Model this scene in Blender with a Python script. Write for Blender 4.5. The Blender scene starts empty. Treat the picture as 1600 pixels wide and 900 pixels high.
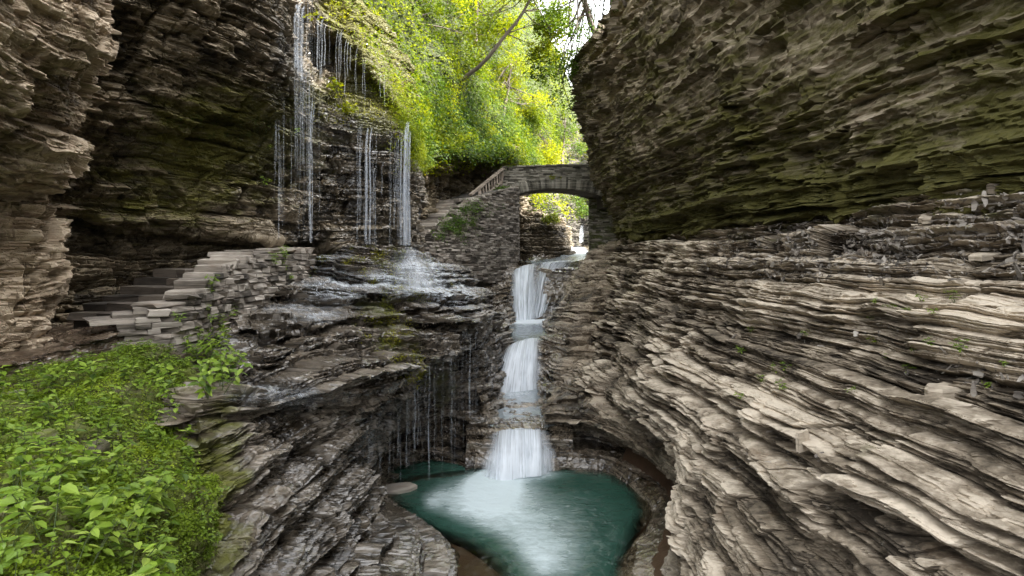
import bpy, math, random
import numpy as np
from mathutils import Vector
from mathutils.bvhtree import BVHTree

random.seed(7)
RNG = np.random.default_rng(11)
SC = bpy.context.scene
COL = SC.collection
F, HX, HY = 900.0, 800.0, 400.0          # focal length and horizon, measured on the photograph

def P(px, py, d):
    return ((px - HX) / F * d, d, (HY - py) / F * d)

# ------------------------------------------------------------------ noise
def _h(ix, iy, iz, seed):
    h = (ix.astype(np.uint32) * np.uint32(374761393) + iy.astype(np.uint32) * np.uint32(668265263)
         + iz.astype(np.uint32) * np.uint32(2147483647) + np.uint32(seed * 974711 & 0xffffffff))
    h = (h ^ (h >> np.uint32(13))) * np.uint32(1274126177)
    h = (h ^ (h >> np.uint32(16))) * np.uint32(2246822519)
    h = h ^ (h >> np.uint32(15))
    return (h & np.uint32(0xffffff)).astype(np.float32) / np.float32(0xffffff)

def I(a):
    return np.floor(a).astype(np.int64)

def vn(x, y, z, seed=0):
    """value noise in -1..1"""
    ix, iy, iz = I(x), I(y), I(z)
    fx, fy, fz = x - ix, y - iy, z - iz
    fx = fx * fx * (3 - 2 * fx); fy = fy * fy * (3 - 2 * fy); fz = fz * fz * (3 - 2 * fz)
    r = 0
    for dz in (0, 1):
        wz = fz if dz else 1 - fz
        for dy in (0, 1):
            wy = fy if dy else 1 - fy
            a = _h(ix, iy + dy, iz + dz, seed); b = _h(ix + 1, iy + dy, iz + dz, seed)
            r = r + wz * wy * (a + (b - a) * fx)
    return (r * 2 - 1).astype(np.float32)

def fbm(x, y, z, o=3, seed=0, g=.5):
    r, a, s = 0, 1.0, 0
    for k in range(o):
        r = r + a * vn(x * 2 ** k, y * 2 ** k, z * 2 ** k, seed + k * 7); s += a; a *= g
    return r / s

def sstep(a, b, x):
    t = np.clip((x - a) / (b - a), 0, 1)
    return t * t * (3 - 2 * t)

def beds(x, y, zz, t, L, seed):
    """bedded, jointed rock: one plate value per voronoi cell in every bed. returns plate 0..1, notch 0..1, cell tilt"""
    z = zz / t
    z = z + .30 * np.sin(z * 1.9 + seed) + .22 * np.sin(z * .73 + 2 * seed)
    k = I(z); f = (z - k).astype(np.float32)
    zero = np.zeros_like(k)
    px = x / L + _h(k, zero, zero, seed) * 57; py = y / L + _h(k, zero + 1, zero, seed) * 57
    px = px + .25 * vn(x / L * 2.3, y / L * 2.3, z, seed + 3); py = py + .25 * vn(x / L * 2.3, y / L * 2.3, z, seed + 4)
    ix, iy = I(px), I(py)
    d1 = np.full(x.shape, 9, np.float32); d2 = d1.copy(); h = d1 * 0; tl = d1 * 0
    for a in (-1, 0, 1):
        for b in (-1, 0, 1):
            cx, cy = ix + a, iy + b
            jx = cx + _h(cx, cy, k, seed + 11); jy = cy + _h(cx, cy, k, seed + 12)
            d = ((px - jx) ** 2 + (py - jy) ** 2).astype(np.float32)
            n = d < d1
            d2 = np.where(n, d1, np.minimum(d2, d)); d1 = np.where(n, d, d1)
            hh = _h(cx, cy, k, seed + 13)
            h = np.where(n, hh, h)
            tl = np.where(n, (_h(cx, cy, k, seed + 14) - .5) * (px - jx) + (_h(cx, cy, k, seed + 15) - .5) * (py - jy), tl)
    e = np.sqrt(d2) - np.sqrt(d1)
    notch = np.maximum.reduce([1 - sstep(.02, .20, f), .5 * sstep(.92, 1.0, f), .9 * (1 - sstep(0, .055, e))])
    return h, notch.astype(np.float32), tl.astype(np.float32), f

# ------------------------------------------------------------------ sheets
def cr(ctrl, n):
    """catmull-rom resample along axis 0"""
    c = np.asarray(ctrl, np.float64); m = len(c)
    p = np.concatenate([[2 * c[0] - c[1]], c, [2 * c[-1] - c[-2]]])
    t = np.linspace(0, m - 1, n); i = np.minimum(t.astype(int), m - 2); f = t - i
    sh = (-1,) + (1,) * (c.ndim - 1); f = f.reshape(sh)
    p0, p1, p2, p3 = p[i], p[i + 1], p[i + 2], p[i + 3]
    q = .5 * (2 * p1 + (p2 - p0) * f + (2 * p0 - 5 * p1 + 4 * p2 - p3) * f ** 2 + (3 * p1 - p0 - 3 * p2 + p3) * f ** 3)
    lin = p1 + (p2 - p1) * f
    return .75 * q + .25 * lin

def grid(cols, nu, nv, pix=True):
    """cols: list of columns, each a list of (px,py,depth) or world points"""
    c = np.array([[P(*p) if pix else p for p in col] for col in cols], np.float64)   # (cols, rows, 3)
    g = cr(c, nu)                                   # along columns
    g = cr(np.swapaxes(g, 0, 1), nv)                # rows first now: (nv, nu, 3)
    return g

def grid_normals(g, toward=(0, 0, 0)):
    du = np.gradient(g, axis=1); dv = np.gradient(g, axis=0)
    n = np.cross(du, dv); n /= np.linalg.norm(n, axis=2, keepdims=True) + 1e-9
    s = np.sum(n * (np.asarray(toward) - g))
    return n if s >= 0 else -n

def mesh_np(name, v, faces_n, loops, mat=None, smooth=False, attrs=None, uv=None, parent=None, mats=None, midx=None):
    """faces_n: verts per face (int or array), loops: flat index array"""
    me = bpy.data.meshes.new(name)
    v = np.ascontiguousarray(v, np.float32).reshape(-1, 3); loops = np.ascontiguousarray(loops, np.int32).ravel()
    if np.isscalar(faces_n):
        tot = np.full(len(loops) // faces_n, faces_n, np.int32)
    else:
        tot = np.asarray(faces_n, np.int32)
    st = np.concatenate([[0], np.cumsum(tot)[:-1]]).astype(np.int32)
    me.vertices.add(len(v)); me.vertices.foreach_set('co', v.ravel())
    me.loops.add(len(loops)); me.loops.foreach_set('vertex_index', loops)
    me.polygons.add(len(tot)); me.polygons.foreach_set('loop_start', st); me.polygons.foreach_set('loop_total', tot)
    me.polygons.foreach_set('use_smooth', np.full(len(tot), smooth))
    for k, a in (attrs or {}).items():
        at = me.attributes.new(k, 'FLOAT', 'POINT'); at.data.foreach_set('value', np.ascontiguousarray(a, np.float32).ravel())
    if uv is not None:
        l = me.uv_layers.new(name='UVMap'); l.data.foreach_set('uv', np.ascontiguousarray(uv, np.float32).reshape(-1, 2)[loops].ravel())
    for m in (mats or ([mat] if mat else [])):
        me.materials.append(m)
    if midx is not None:
        me.polygons.foreach_set('material_index', np.asarray(midx, np.int32))
    me.update(calc_edges=True); me.validate()
    o = bpy.data.objects.new(name, me); COL.objects.link(o)
    if parent: o.parent = parent
    return o

def grid_loops(nv, nu):
    i = np.arange(nv * nu).reshape(nv, nu)
    return np.stack([i[:-1, :-1], i[:-1, 1:], i[1:, 1:], i[1:, :-1]], -1).reshape(-1)

def tag(o, label=None, cat=None, group=None, kind=None):
    if label: o['label'] = label
    if cat: o['category'] = cat
    if group: o['group'] = group
    if kind: o['kind'] = kind
    return o

def empty(name, loc=(0, 0, 0), rz=0):
    o = bpy.data.objects.new(name, None); COL.objects.link(o); o.location = loc; o.rotation_euler = (0, 0, rz)
    o.empty_display_size = .2
    return o

SHEETS = {}
def rock(name, cols, nu, nv, mat, label, amp=1.0, dip=(0, 0), seed=1, moss=None, wet=None, scales=None, lump=.35, fine=1.0,
         kind='structure', cat='cliff', toward=(0, 0, 0), zflat=.55, pix=True, mask=None, key=None, smooth=False, terr=.7, tbig=0.0, tilt=.9):
    g = grid(cols, nu, nv, pix)
    n = grid_normals(g, toward)
    nh = n.copy(); nh[..., 2] *= zflat; nh /= np.linalg.norm(nh, axis=2, keepdims=True) + 1e-9
    sh = g.shape[:2]
    x, y, z = [g[..., i].ravel().astype(np.float32) for i in range(3)]
    w = fbm(x * .22, y * .22, z * .3, 2, seed + 50)
    lu = fbm(x * .33, y * .33, z * .5, 3, seed + 60)
    zz = z + dip[0] * x + dip[1] * y + .16 * w + .05 * vn(x * 1.7, y * 1.7, z * 1.5, seed + 70)
    jx, jy = x + .5 * vn(x * .8, y * .8, z * .4, seed + 71), y + .5 * vn(x * .8, y * .8, z * .4, seed + 72)
    zz = zz + .07 * (_h(I(jx / 2.3), I(jy / 2.3), I(z / 2.1 + .7 * vn(x * .4, y * .4, z * 0, seed + 73)), seed + 74) - .5)
    d = lump * lu
    tone = np.zeros_like(x)
    nxy = np.hypot(n[..., 0], n[..., 1]).ravel(); cot = np.clip(n[..., 2].ravel() / (nxy + 1e-4), -1.2, 2.2); th = 0 * x
    m1 = .55 + .75 * (vn(x * .5, y * .5, z * .8, seed + 80) * .5 + .5)
    m2 = .35 + 1.2 * (vn(x * .9, y * .9, z * 1.1, seed + 81) * .5 + .5)
    for (t, L, a), mm in zip(scales or [(.95, 2.0, .42), (.36, .95, .30), (.135, .48, .17), (.05, .22, .075)], (m1, m2, m2, m1)):
        h, no, tl, f = beds(x, y, zz, t, L, seed * 13 + int(t * 100))
        d = d + a * amp * mm * ((h - .5) + tilt * tl - .32 * no)
        th = th + (terr if t < .5 else tbig) * np.clip(mm, 0, 1) * np.where(f < .8, f / .8 - .5, .5 - (f - .8) / .2) * t * cot
        tone += (h - .5) * (.5 if t > .2 else .35)
    d = d + fine * (.022 * fbm(x * 7, y * 7, z * 14, 2, seed + 90) + .035 * fbm(x * 1.8, y * 1.8, z * 3.2, 3, seed + 91))
    if mask is not None:
        q = mask(x, y, z); d = d * q; th = th * q
    hd = n.copy(); hd[..., 2] = 0; hd /= np.linalg.norm(hd, axis=2, keepdims=True) + 1e-3
    v = g + nh * d.reshape(sh)[..., None] + hd * th.reshape(sh)[..., None]
    at = {'tone': tone}
    at['moss'] = (moss(x, y, z) if moss else 0 * x)
    at['wet'] = (wet(x, y, z) if wet else 0 * x)
    vx, vy, vz = [v[..., i].ravel() for i in range(3)]
    mic = .022 * fbm(vx * 3.1, vy * 3.1, vz * 5, 2, seed + 92) + .014 * fbm(vx * 10, vy * 10, vz * 16, 2, seed + 93)
    v = v + n * (fine * mic).reshape(sh)[..., None]
    o = mesh_np(name, v, 4, grid_loops(*sh), mat, smooth, at)
    tag(o, label, cat, kind=kind)
    nn = grid_normals(v, toward)
    SHEETS[key or name] = (v, nn, o)
    return o

def gauss(px, py, rx, ry):
    def f(x, y, z):
        u = x / y * F + HX; w = HY - z / y * F
        return np.exp(-((u - px) / rx) ** 2 - ((w - py) / ry) ** 2)
    return f

# ------------------------------------------------------------------ node helpers
class NT:
    def __init__(s, name):
        s.m = bpy.data.materials.new(name); s.m.use_nodes = True
        s.t = s.m.node_tree; s.t.nodes.clear(); s.out = s.t.nodes.new('ShaderNodeOutputMaterial')
    def n(s, typ, **kw):
        nd = s.t.nodes.new('ShaderNode' + typ)
        for k, v in kw.items():
            if k.startswith('i_'):
                key = k[2:]; key = int(key) if key.isdigit() else key.replace('_', ' ')
                inp = nd.inputs[key]
                if hasattr(v, 'is_linked') or isinstance(v, bpy.types.NodeSocket): s.t.links.new(v, inp)
                else: inp.default_value = v
            else: setattr(nd, k, v)
        return nd
    def link(s, a, b): s.t.links.new(a, b)
    def math(s, op, a, b=0.0, c=None, clamp=False):
        nd = s.n('Math', operation=op, use_clamp=clamp)
        for i, v in enumerate((a, b) if c is None else (a, b, c)):
            if isinstance(v, bpy.types.NodeSocket): s.link(v, nd.inputs[i])
            else: nd.inputs[i].default_value = v
        return nd.outputs[0]
    def mix(s, f, a, b, blend='MIX'):
        nd = s.n('Mix', data_type='RGBA', blend_type=blend)
        for i, v in ((0, f), (6, a), (7, b)):
            if isinstance(v, bpy.types.NodeSocket): s.link(v, nd.inputs[i])
            else: nd.inputs[i].default_value = v if not isinstance(v, tuple) or len(v) == 4 else v + (1,)
        return nd.outputs[2]
    def attr(s, name): return s.n('Attribute', attribute_name=name).outputs['Fac']
    def pos(s, sx=1, sy=1, sz=1):
        g = s.n('NewGeometry').outputs['Position']
        nd = s.n('VectorMath', operation='MULTIPLY'); s.link(g, nd.inputs[0]); nd.inputs[1].default_value = (sx, sy, sz)
        return nd.outputs[0]
    def noise(s, vec, scale, detail=4, rough=.55, dist=0):
        nd = s.n('TexNoise'); s.link(vec, nd.inputs['Vector'])
        nd.inputs['Scale'].default_value = scale; nd.inputs['Detail'].default_value = detail; nd.inputs['Roughness'].default_value = rough
        nd.inputs['Distortion'].default_value = dist
        return nd.outputs['Fac']
    def ramp(s, f, stops):
        nd = s.n('ValToRGB'); s.link(f, nd.inputs[0]); e = nd.color_ramp.elements
        while len(e) < len(stops): e.new(.5)
        for el, (p, c) in zip(e, stops):
            el.position = p; el.color = (c, c, c, 1) if not isinstance(c, tuple) else (c + (1,) if len(c) == 3 else c)
        return nd.outputs[0]
    def bump(s, h, strength=.5, dist=.02, prev=None):
        nd = s.n('Bump'); s.link(h, nd.inputs['Height']); nd.inputs['Strength'].default_value = strength; nd.inputs['Distance'].default_value = dist
        if prev is not None: s.link(prev, nd.inputs['Normal'])
        return nd.outputs[0]
    def done(s, sh):
        s.link(sh, s.out.inputs['Surface']); return s.m

def rock_mat(name, dark, mid, light, mosscol=(.060, .070, .010), rust=.25, wetbase=0.0, rough=.8, mossamt=1.0, stainz=None, bumpd=.02, pale=.0, coat=.8):
    k = NT(name)
    nz = k.n('SeparateXYZ'); k.link(k.n('NewGeometry').outputs['True Normal'], nz.inputs[0])
    flat = k.n('MapRange', interpolation_type='SMOOTHSTEP'); k.link(k.math('ABSOLUTE', nz.outputs[2]), flat.inputs[0]); flat.inputs[1].default_value = .45; flat.inputs[2].default_value = .80
    flat = flat.outputs[0]
    def blend(a, b):
        q = k.n('Mix', data_type='FLOAT'); k.link(flat, q.inputs[0]); k.link(a, q.inputs[2]); k.link(b, q.inputs[3]); return q.outputs[0]
    strata = blend(k.noise(k.pos(.45, .45, 9), 1.0, 5, .6), k.noise(k.pos(1, 1, 1), 1.4, 5, .6))
    fine = blend(k.noise(k.pos(2.2, 2.2, 24), 1.5, 4, .65), k.noise(k.pos(1, 1, 1), 9, 5, .65))
    blotch = k.noise(k.pos(1, 1, 1.4), .9, 4, .6)
    tone = k.attr('tone')
    t = k.math('MULTIPLY_ADD', tone, .55, strata)
    t = k.math('MULTIPLY_ADD', k.math('SUBTRACT', fine, .5), .70, t)
    t = k.math('MULTIPLY_ADD', k.math('SUBTRACT', blotch, .5), .5, t)
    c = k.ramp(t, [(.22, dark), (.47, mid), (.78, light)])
    # rust stain patches
    rs = k.ramp(k.noise(k.pos(1, 1, 3), 1.3, 4, .65), [(.56, 0.0), (.70, 1.0)])
    c = k.mix(k.math('MULTIPLY', rs, rust), c, (.16, .088, .040))
    # lichen/salt specks
    sp = k.ramp(k.noise(k.pos(1, 1, 1), 9, 3, .7), [(.64, 0.0), (.72, 1.0)])
    c = k.mix(k.math('MULTIPLY', sp, pale), c, (.42, .41, .38))
    # moss
    ma = k.attr('moss')
    mn = k.noise(k.pos(.8, .8, 3.2), 1.5, 6, .7)
    mf = k.math('MULTIPLY', k.ramp(k.math('ADD', k.math('MULTIPLY', ma, .52), k.math('MULTIPLY', mn, 1.05)), [(.72, 0.0), (.95, 1.0)]), mossamt)
    mv = k.mix(k.noise(k.pos(1, 1, 1), 14, 3, .6), tuple(a * .55 for a in mosscol), tuple(a * 1.7 for a in mosscol))
    c = k.mix(mf, c, mv)
    # wetness: darker, glossy film
    wa = k.math('ADD', k.attr('wet'), wetbase)
    wn = k.noise(k.pos(1, 1, 1.5), 1.1, 4, .6)
    wf = k.math('MULTIPLY', k.ramp(wn, [(.25, .55), (.6, 1.0)]), wa, clamp=True)
    cd = k.mix(1.0, c, (.50, .50, .51), 'MULTIPLY')
    c = k.mix(wf, c, cd)
    b = k.n('BsdfPrincipled')
    k.link(c, b.inputs['Base Color'])
    r = k.n('MapRange'); k.link(wf, r.inputs[0]); r.inputs[3].default_value = rough; r.inputs[4].default_value = .13
    rr = k.math('ADD', r.outputs[0], k.math('MULTIPLY', k.math('SUBTRACT', fine, .5), .25))
    rr = k.math('MAXIMUM', rr, k.math('MULTIPLY', mf, .9))
    k.link(rr, b.inputs['Roughness'])
    k.link(k.math('MULTIPLY_ADD', wf, .45, .4), b.inputs['Specular IOR Level'])
    hh = k.math('ADD', k.math('MULTIPLY', blend(k.noise(k.pos(1.6, 1.6, 28), 1.6, 5, .65), k.noise(k.pos(1, 1, 1), 7, 5, .65)), 1.0), k.math('MULTIPLY', k.noise(k.pos(1, 1, 1.6), 16, 4, .7), .55))
    hh = k.math('ADD', hh, k.math('MULTIPLY', k.math('MULTIPLY', mf, k.noise(k.pos(1, 1, 1), 30, 3, .7)), 1.2))
    k.link(k.bump(hh, .9, bumpd), b.inputs['Normal'])
    k.link(k.math('MULTIPLY', wf, coat, clamp=True), b.inputs['Coat Weight']); b.inputs['Coat Roughness'].default_value = .10; b.inputs['Coat IOR'].default_value = 1.5
    return k.done(b.outputs[0])

def leaf_mat(name, cols, trans=.45, rough=.5, sat=1):
    k = NT(name)
    tn = k.attr('tone')
    c = k.ramp(tn, [(i / max(1, len(cols) - 1), cc) for i, cc in enumerate(cols)])
    d = k.n('BsdfPrincipled'); k.link(c, d.inputs['Base Color']); d.inputs['Roughness'].default_value = rough; d.inputs['Specular IOR Level'].default_value = .22
    tr = k.n('BsdfTranslucent'); 
    c2 = k.mix(1.0, c, (1.25, 1.15, .55), 'MULTIPLY'); k.link(c2, tr.inputs['Color'])
    m = k.n('MixShader'); m.inputs[0].default_value = trans; k.link(d.outputs[0], m.inputs[1]); k.link(tr.outputs[0], m.inputs[2])
    return k.done(m.outputs[0])

def bark_mat(name, a, b):
    k = NT(name)
    c = k.mix(k.noise(k.pos(6, 6, 1.2), 3, 5, .65), a, b)
    s = k.n('BsdfPrincipled'); k.link(c, s.inputs['Base Color']); s.inputs['Roughness'].default_value = .9
    k.link(k.bump(k.noise(k.pos(8, 8, 1.5), 4, 5, .7), .8, .02), s.inputs['Normal'])
    return k.done(s.outputs[0])

def simple_mat(name, a, b, rough=.8, sc=(3, 3, 3), bump=.5, bd=.01, tone=False):
    k = NT(name)
    f = k.noise(k.pos(*sc), 2, 5, .65)
    if tone: f = k.math('ADD', f, k.math('MULTIPLY', k.attr('tone'), .9))
    c = k.ramp(f, [(.25, a), (.75, b)])
    s = k.n('BsdfPrincipled'); k.link(c, s.inputs['Base Color']); s.inputs['Roughness'].default_value = rough
    k.link(k.bump(k.noise(k.pos(sc[0] * 4, sc[1] * 4, sc[2] * 6), 3, 4, .7), bump, bd), s.inputs['Normal'])
    return k.done(s.outputs[0])

M = {}
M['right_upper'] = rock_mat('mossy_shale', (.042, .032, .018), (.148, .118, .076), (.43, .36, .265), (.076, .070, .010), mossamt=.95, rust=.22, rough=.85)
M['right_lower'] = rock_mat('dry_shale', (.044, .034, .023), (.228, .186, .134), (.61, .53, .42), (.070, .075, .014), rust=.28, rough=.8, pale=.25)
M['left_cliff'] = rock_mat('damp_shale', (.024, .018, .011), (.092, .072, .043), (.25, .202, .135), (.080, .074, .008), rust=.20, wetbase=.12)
M['buttress'] = rock_mat('tan_shale', (.060, .043, .026), (.225, .172, .112), (.47, .385, .285), (.075, .075, .016), rust=.45, pale=.5)
M['shelf'] = rock_mat('wet_shale', (.028, .022, .015), (.118, .094, .064), (.35, .295, .225), (.110, .115, .008), rust=.30, wetbase=.18)
M['bank'] = rock_mat('soil', (.030, .022, .014), (.070, .052, .034), (.14, .115, .085), (.085, .105, .014), rust=.35)
M['bed'] = rock_mat('river_shale', (.040, .030, .019), (.195, .154, .104), (.48, .40, .30), (.06, .06, .012), rust=.35, wetbase=.25)
M['far'] = rock_mat('pale_shale', (.022, .019, .015), (.058, .050, .040), (.12, .105, .088), (.07, .085, .016), rust=.2)

# ------------------------------------------------------------------ cliffs
# right upper cliff: overhanging wall
base = [(12, 37), (8.2, 35), (6.2, 32.6), (5.55, 30.2), (5.45, 27), (5.65, 23), (5.95, 18.5), (6.3, 14), (6.7, 10), (7.0, 7.5), (7.2, 4), (7.3, 0), (7.3, -5)]
lean = [1.0, 1.0, 1.05, 1.05, 1.0, .95, .9, .85, .8, .75, .75, .75, .75]
topz = [11.5, 11.2, 10.8, 10.6, 10.2, 10.2, 14.0, 19.0, 21.0, 22, 22, 22, 22]  # near rim raised out of view to keep sun off the left wall
cols = []
for (bx, by), ln, tz in zip(base, lean, topz):
    s = tz / 11.0
    rows = [(1.7, .1), (1.5, .45), (.95, .75), (.2, .86), (0, 1.05), (-.12, 1.5), (-.35, 2.6), (-.85, 4.0), (-1.35, 5.6), (-1.7, 7.2), (-1.95, 8.6), (-1.95, 9.8), (-1.5, 10.7), (-.6, 11.2), (1.5, 11.7), (5, 12.6), (12, 14.5)]
    cols.append([(bx + dx * (ln if dx < 0 else 1), by + (.4 if dx < 0 else 0) * 0, z if z < 5 else 5 + (z - 5) * (tz - 5) / 6.0) for dx, z in rows])
def mossRU(x, y, z):
    return np.clip(.70 - .045 * (z - 1) + .25 * vn(x * .3, y * .3, z * .3, 5), 0, 1) + .3 * sstep(2.2, 1.0, z)
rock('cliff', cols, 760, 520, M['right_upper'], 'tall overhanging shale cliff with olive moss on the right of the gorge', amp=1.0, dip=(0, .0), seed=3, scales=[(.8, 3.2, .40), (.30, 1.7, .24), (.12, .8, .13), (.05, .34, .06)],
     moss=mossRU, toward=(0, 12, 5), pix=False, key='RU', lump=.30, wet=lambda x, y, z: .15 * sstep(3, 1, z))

# right lower slope
RL = [
 [(1060, 366, 36), (1040, 380, 35.5), (1030, 400, 35), (1020, 430, 34), (1005, 470, 31), (990, 520, 28), (985, 560, 26), (985, 590, 26), (985, 640, 26), (985, 700, 26), (985, 760, 26)],
 [(985, 366, 31), (962, 385, 30), (948, 415, 29), (938, 460, 27.5), (922, 508, 25), (908, 552, 22.5), (900, 592, 20.8), (908, 618, 20.6), (915, 650, 20.8), (915, 690, 21), (915, 740, 21)],
 [(1040, 361, 23.3), (1012, 388, 22.5), (1002, 428, 21.8), (988, 480, 20.3), (968, 530, 19.1), (948, 577, 18.2), (935, 615, 17.5), (948, 645, 17.9), (965, 672, 18.4), (975, 700, 18.4), (975, 760, 18.2)],
 [(1115, 350, 18.2), (1088, 386, 17.3), (1077, 433, 16.6), (1062, 490, 15.5), (1042, 548, 14.5), (1022, 602, 13.8), (1008, 655, 13.3), (1032, 690, 13.8), (1055, 715, 14.2), (1060, 745, 14), (1055, 790, 14)],
 [(1215, 338, 14), (1192, 382, 13.2), (1182, 436, 12.5), (1167, 498, 11.7), (1150, 562, 11), (1130, 628, 10.5), (1092, 700, 10.3), (1078, 755, 10.4), (1066, 810, 10.3), (1052, 870, 10), (1035, 940, 10)],
 [(1335, 322, 11.2), (1312, 377, 10.4), (1312, 437, 9.8), (1300, 505, 9.2), (1290, 575, 8.6), (1272, 648, 8.1), (1240, 727, 7.7), (1205, 800, 7.6), (1170, 870, 7.6), (1130, 950, 7.6), (1080, 1040, 7.8)],
 [(1480, 303, 9.1), (1462, 370, 8.4), (1472, 440, 7.85), (1470, 512, 7.3), (1460, 588, 6.85), (1452, 668, 6.4), (1435, 752, 6.0), (1415, 840, 5.7), (1390, 925, 5.5), (1340, 1010, 5.4), (1270, 1120, 5.5)],
 [(1650, 280, 7.7), (1645, 360, 7), (1662, 440, 6.5), (1672, 520, 6.0), (1680, 600, 5.6), (1690, 688, 5.1), (1700, 782, 4.75), (1700, 880, 4.5), (1695, 980, 4.3), (1680, 1090, 4.2), (1650, 1220, 4.2)],
 [(1880, 250, 6), (1910, 345, 5.4), (1955, 440, 5), (2000, 530, 4.6), (2050, 620, 4.2), (2100, 725, 3.8), (2150, 835, 3.5), (2200, 955, 3.2), (2250, 1080, 3), (2300, 1210, 2.9), (2300, 1350, 2.9)],
 [(2500, 170, 4), (2560, 310, 3.5), (2640, 440, 3.2), (2720, 570, 3), (2800, 700, 2.8), (2900, 850, 2.6), (3000, 1000, 2.4), (3050, 1200, 2.2), (3100, 1400, 2.1), (3100, 1550, 2.1), (3100, 1700, 2.1)],
]
def mossRL(x, y, z):
    u = x / y * F + HX; w = HY - z / y * F
    return .45 * sstep(-.1, .8, z) + .55 * gauss(1200, 500, 260, 30)(x, y, z) * 0 + .30 * np.exp(-((u - 1400) / 120) ** 2 - ((w - 690) / 50) ** 2) + .12 * vn(x, y, z, 9)
def wetRL(x, y, z):
    return .8 * sstep(-5.2, -5.9, z) + .25 * gauss(1000, 690, 60, 60)(x, y, z)
def dipRL(x, y, z): return 0
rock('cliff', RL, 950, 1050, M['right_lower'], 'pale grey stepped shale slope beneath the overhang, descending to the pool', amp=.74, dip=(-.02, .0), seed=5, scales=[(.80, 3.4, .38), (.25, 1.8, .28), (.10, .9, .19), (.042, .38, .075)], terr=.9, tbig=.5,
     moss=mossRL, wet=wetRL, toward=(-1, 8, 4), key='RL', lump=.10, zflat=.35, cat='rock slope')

# nose and rim behind the pool
NO = [
 [(905, 590, 23), (895, 600, 22), (880, 615, 21), (878, 640, 21), (880, 665, 21), (880, 690, 21), (880, 705, 20.5), (880, 728, 20), (880, 770, 20)],
 [(870, 605, 19), (852, 622, 17.8), (847, 640, 17.2), (852, 655, 17.4), (864, 678, 17.7), (862, 690, 17.3), (860, 705, 16.7), (860, 727, 16.4), (860, 770, 15.8)],
 [(900, 598, 18.6), (882, 625, 17.4), (873, 650, 16.9), (880, 664, 17.3), (892, 682, 17.9), (890, 692, 17.5), (886, 706, 16.7), (886, 727, 16.4), (886, 770, 15.9)],
 [(940, 605, 18), (920, 635, 17), (910, 662, 16.4), (917, 674, 17), (925, 686, 17.8), (922, 696, 17.3), (918, 710, 16.5), (918, 729, 16.3), (915, 775, 15.7)],
 [(985, 625, 17), (963, 650, 16), (952, 676, 15.7), (958, 686, 16.5), (967, 698, 17.3), (964, 705, 16.9), (958, 716, 16.1), (955, 738, 15.9), (950, 790, 15.2)],
 [(1045, 660, 15.5), (1020, 680, 14.8), (1004, 702, 14.5), (1010, 712, 15.3), (1022, 724, 16), (1014, 732, 15.6), (1003, 744, 15), (992, 758, 14.9), (980, 810, 14.2)],
 [(1080, 715, 13), (1063, 722, 12.8), (1052, 740, 12.7), (1056, 750, 13.5), (1066, 764, 14), (1056, 771, 13.8), (1042, 780, 13.6), (1021, 800, 13.5), (1000, 850, 13)],
 [(1115, 800, 10.8), (1097, 803, 10.9), (1082, 812, 11), (1080, 822, 11.4), (1080, 832, 11.6), (1072, 837, 11.6), (1060, 846, 11.7), (1000, 848, 12.05), (950, 890, 11.6)],
 [(1090, 915, 9.2), (1075, 918, 9.3), (1062, 920, 9.4), (1058, 925, 9.5), (1055, 930, 9.6), (1050, 935, 9.7), (1045, 938, 9.9), (988, 922, 10.35), (940, 960, 9.8)],
 [(1060, 1050, 8), (1045, 1050, 8), (1030, 1050, 8.1), (1025, 1050, 8.1), (1020, 1055, 8.2), (1015, 1055, 8.3), (1005, 1060, 8.3), (940, 1060, 8.2), (900, 1090, 8)],
]
def fadewater(x, y, z):
    return .25 + .75 * sstep(-5.9, -5.2, z)
rock('pool_rim', NO, 620, 330, M['bed'], 'low water-worn rock rim curving round the far right side of the pool', amp=.28, seed=8, lump=.08,
     wet=lambda x, y, z: .2 + .8 * sstep(-5.1, -5.7, z), toward=(0, 10, -3), key='NO', zflat=.8, mask=fadewater, cat='rock rim',
     moss=lambda x, y, z: 0 * x)

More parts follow.
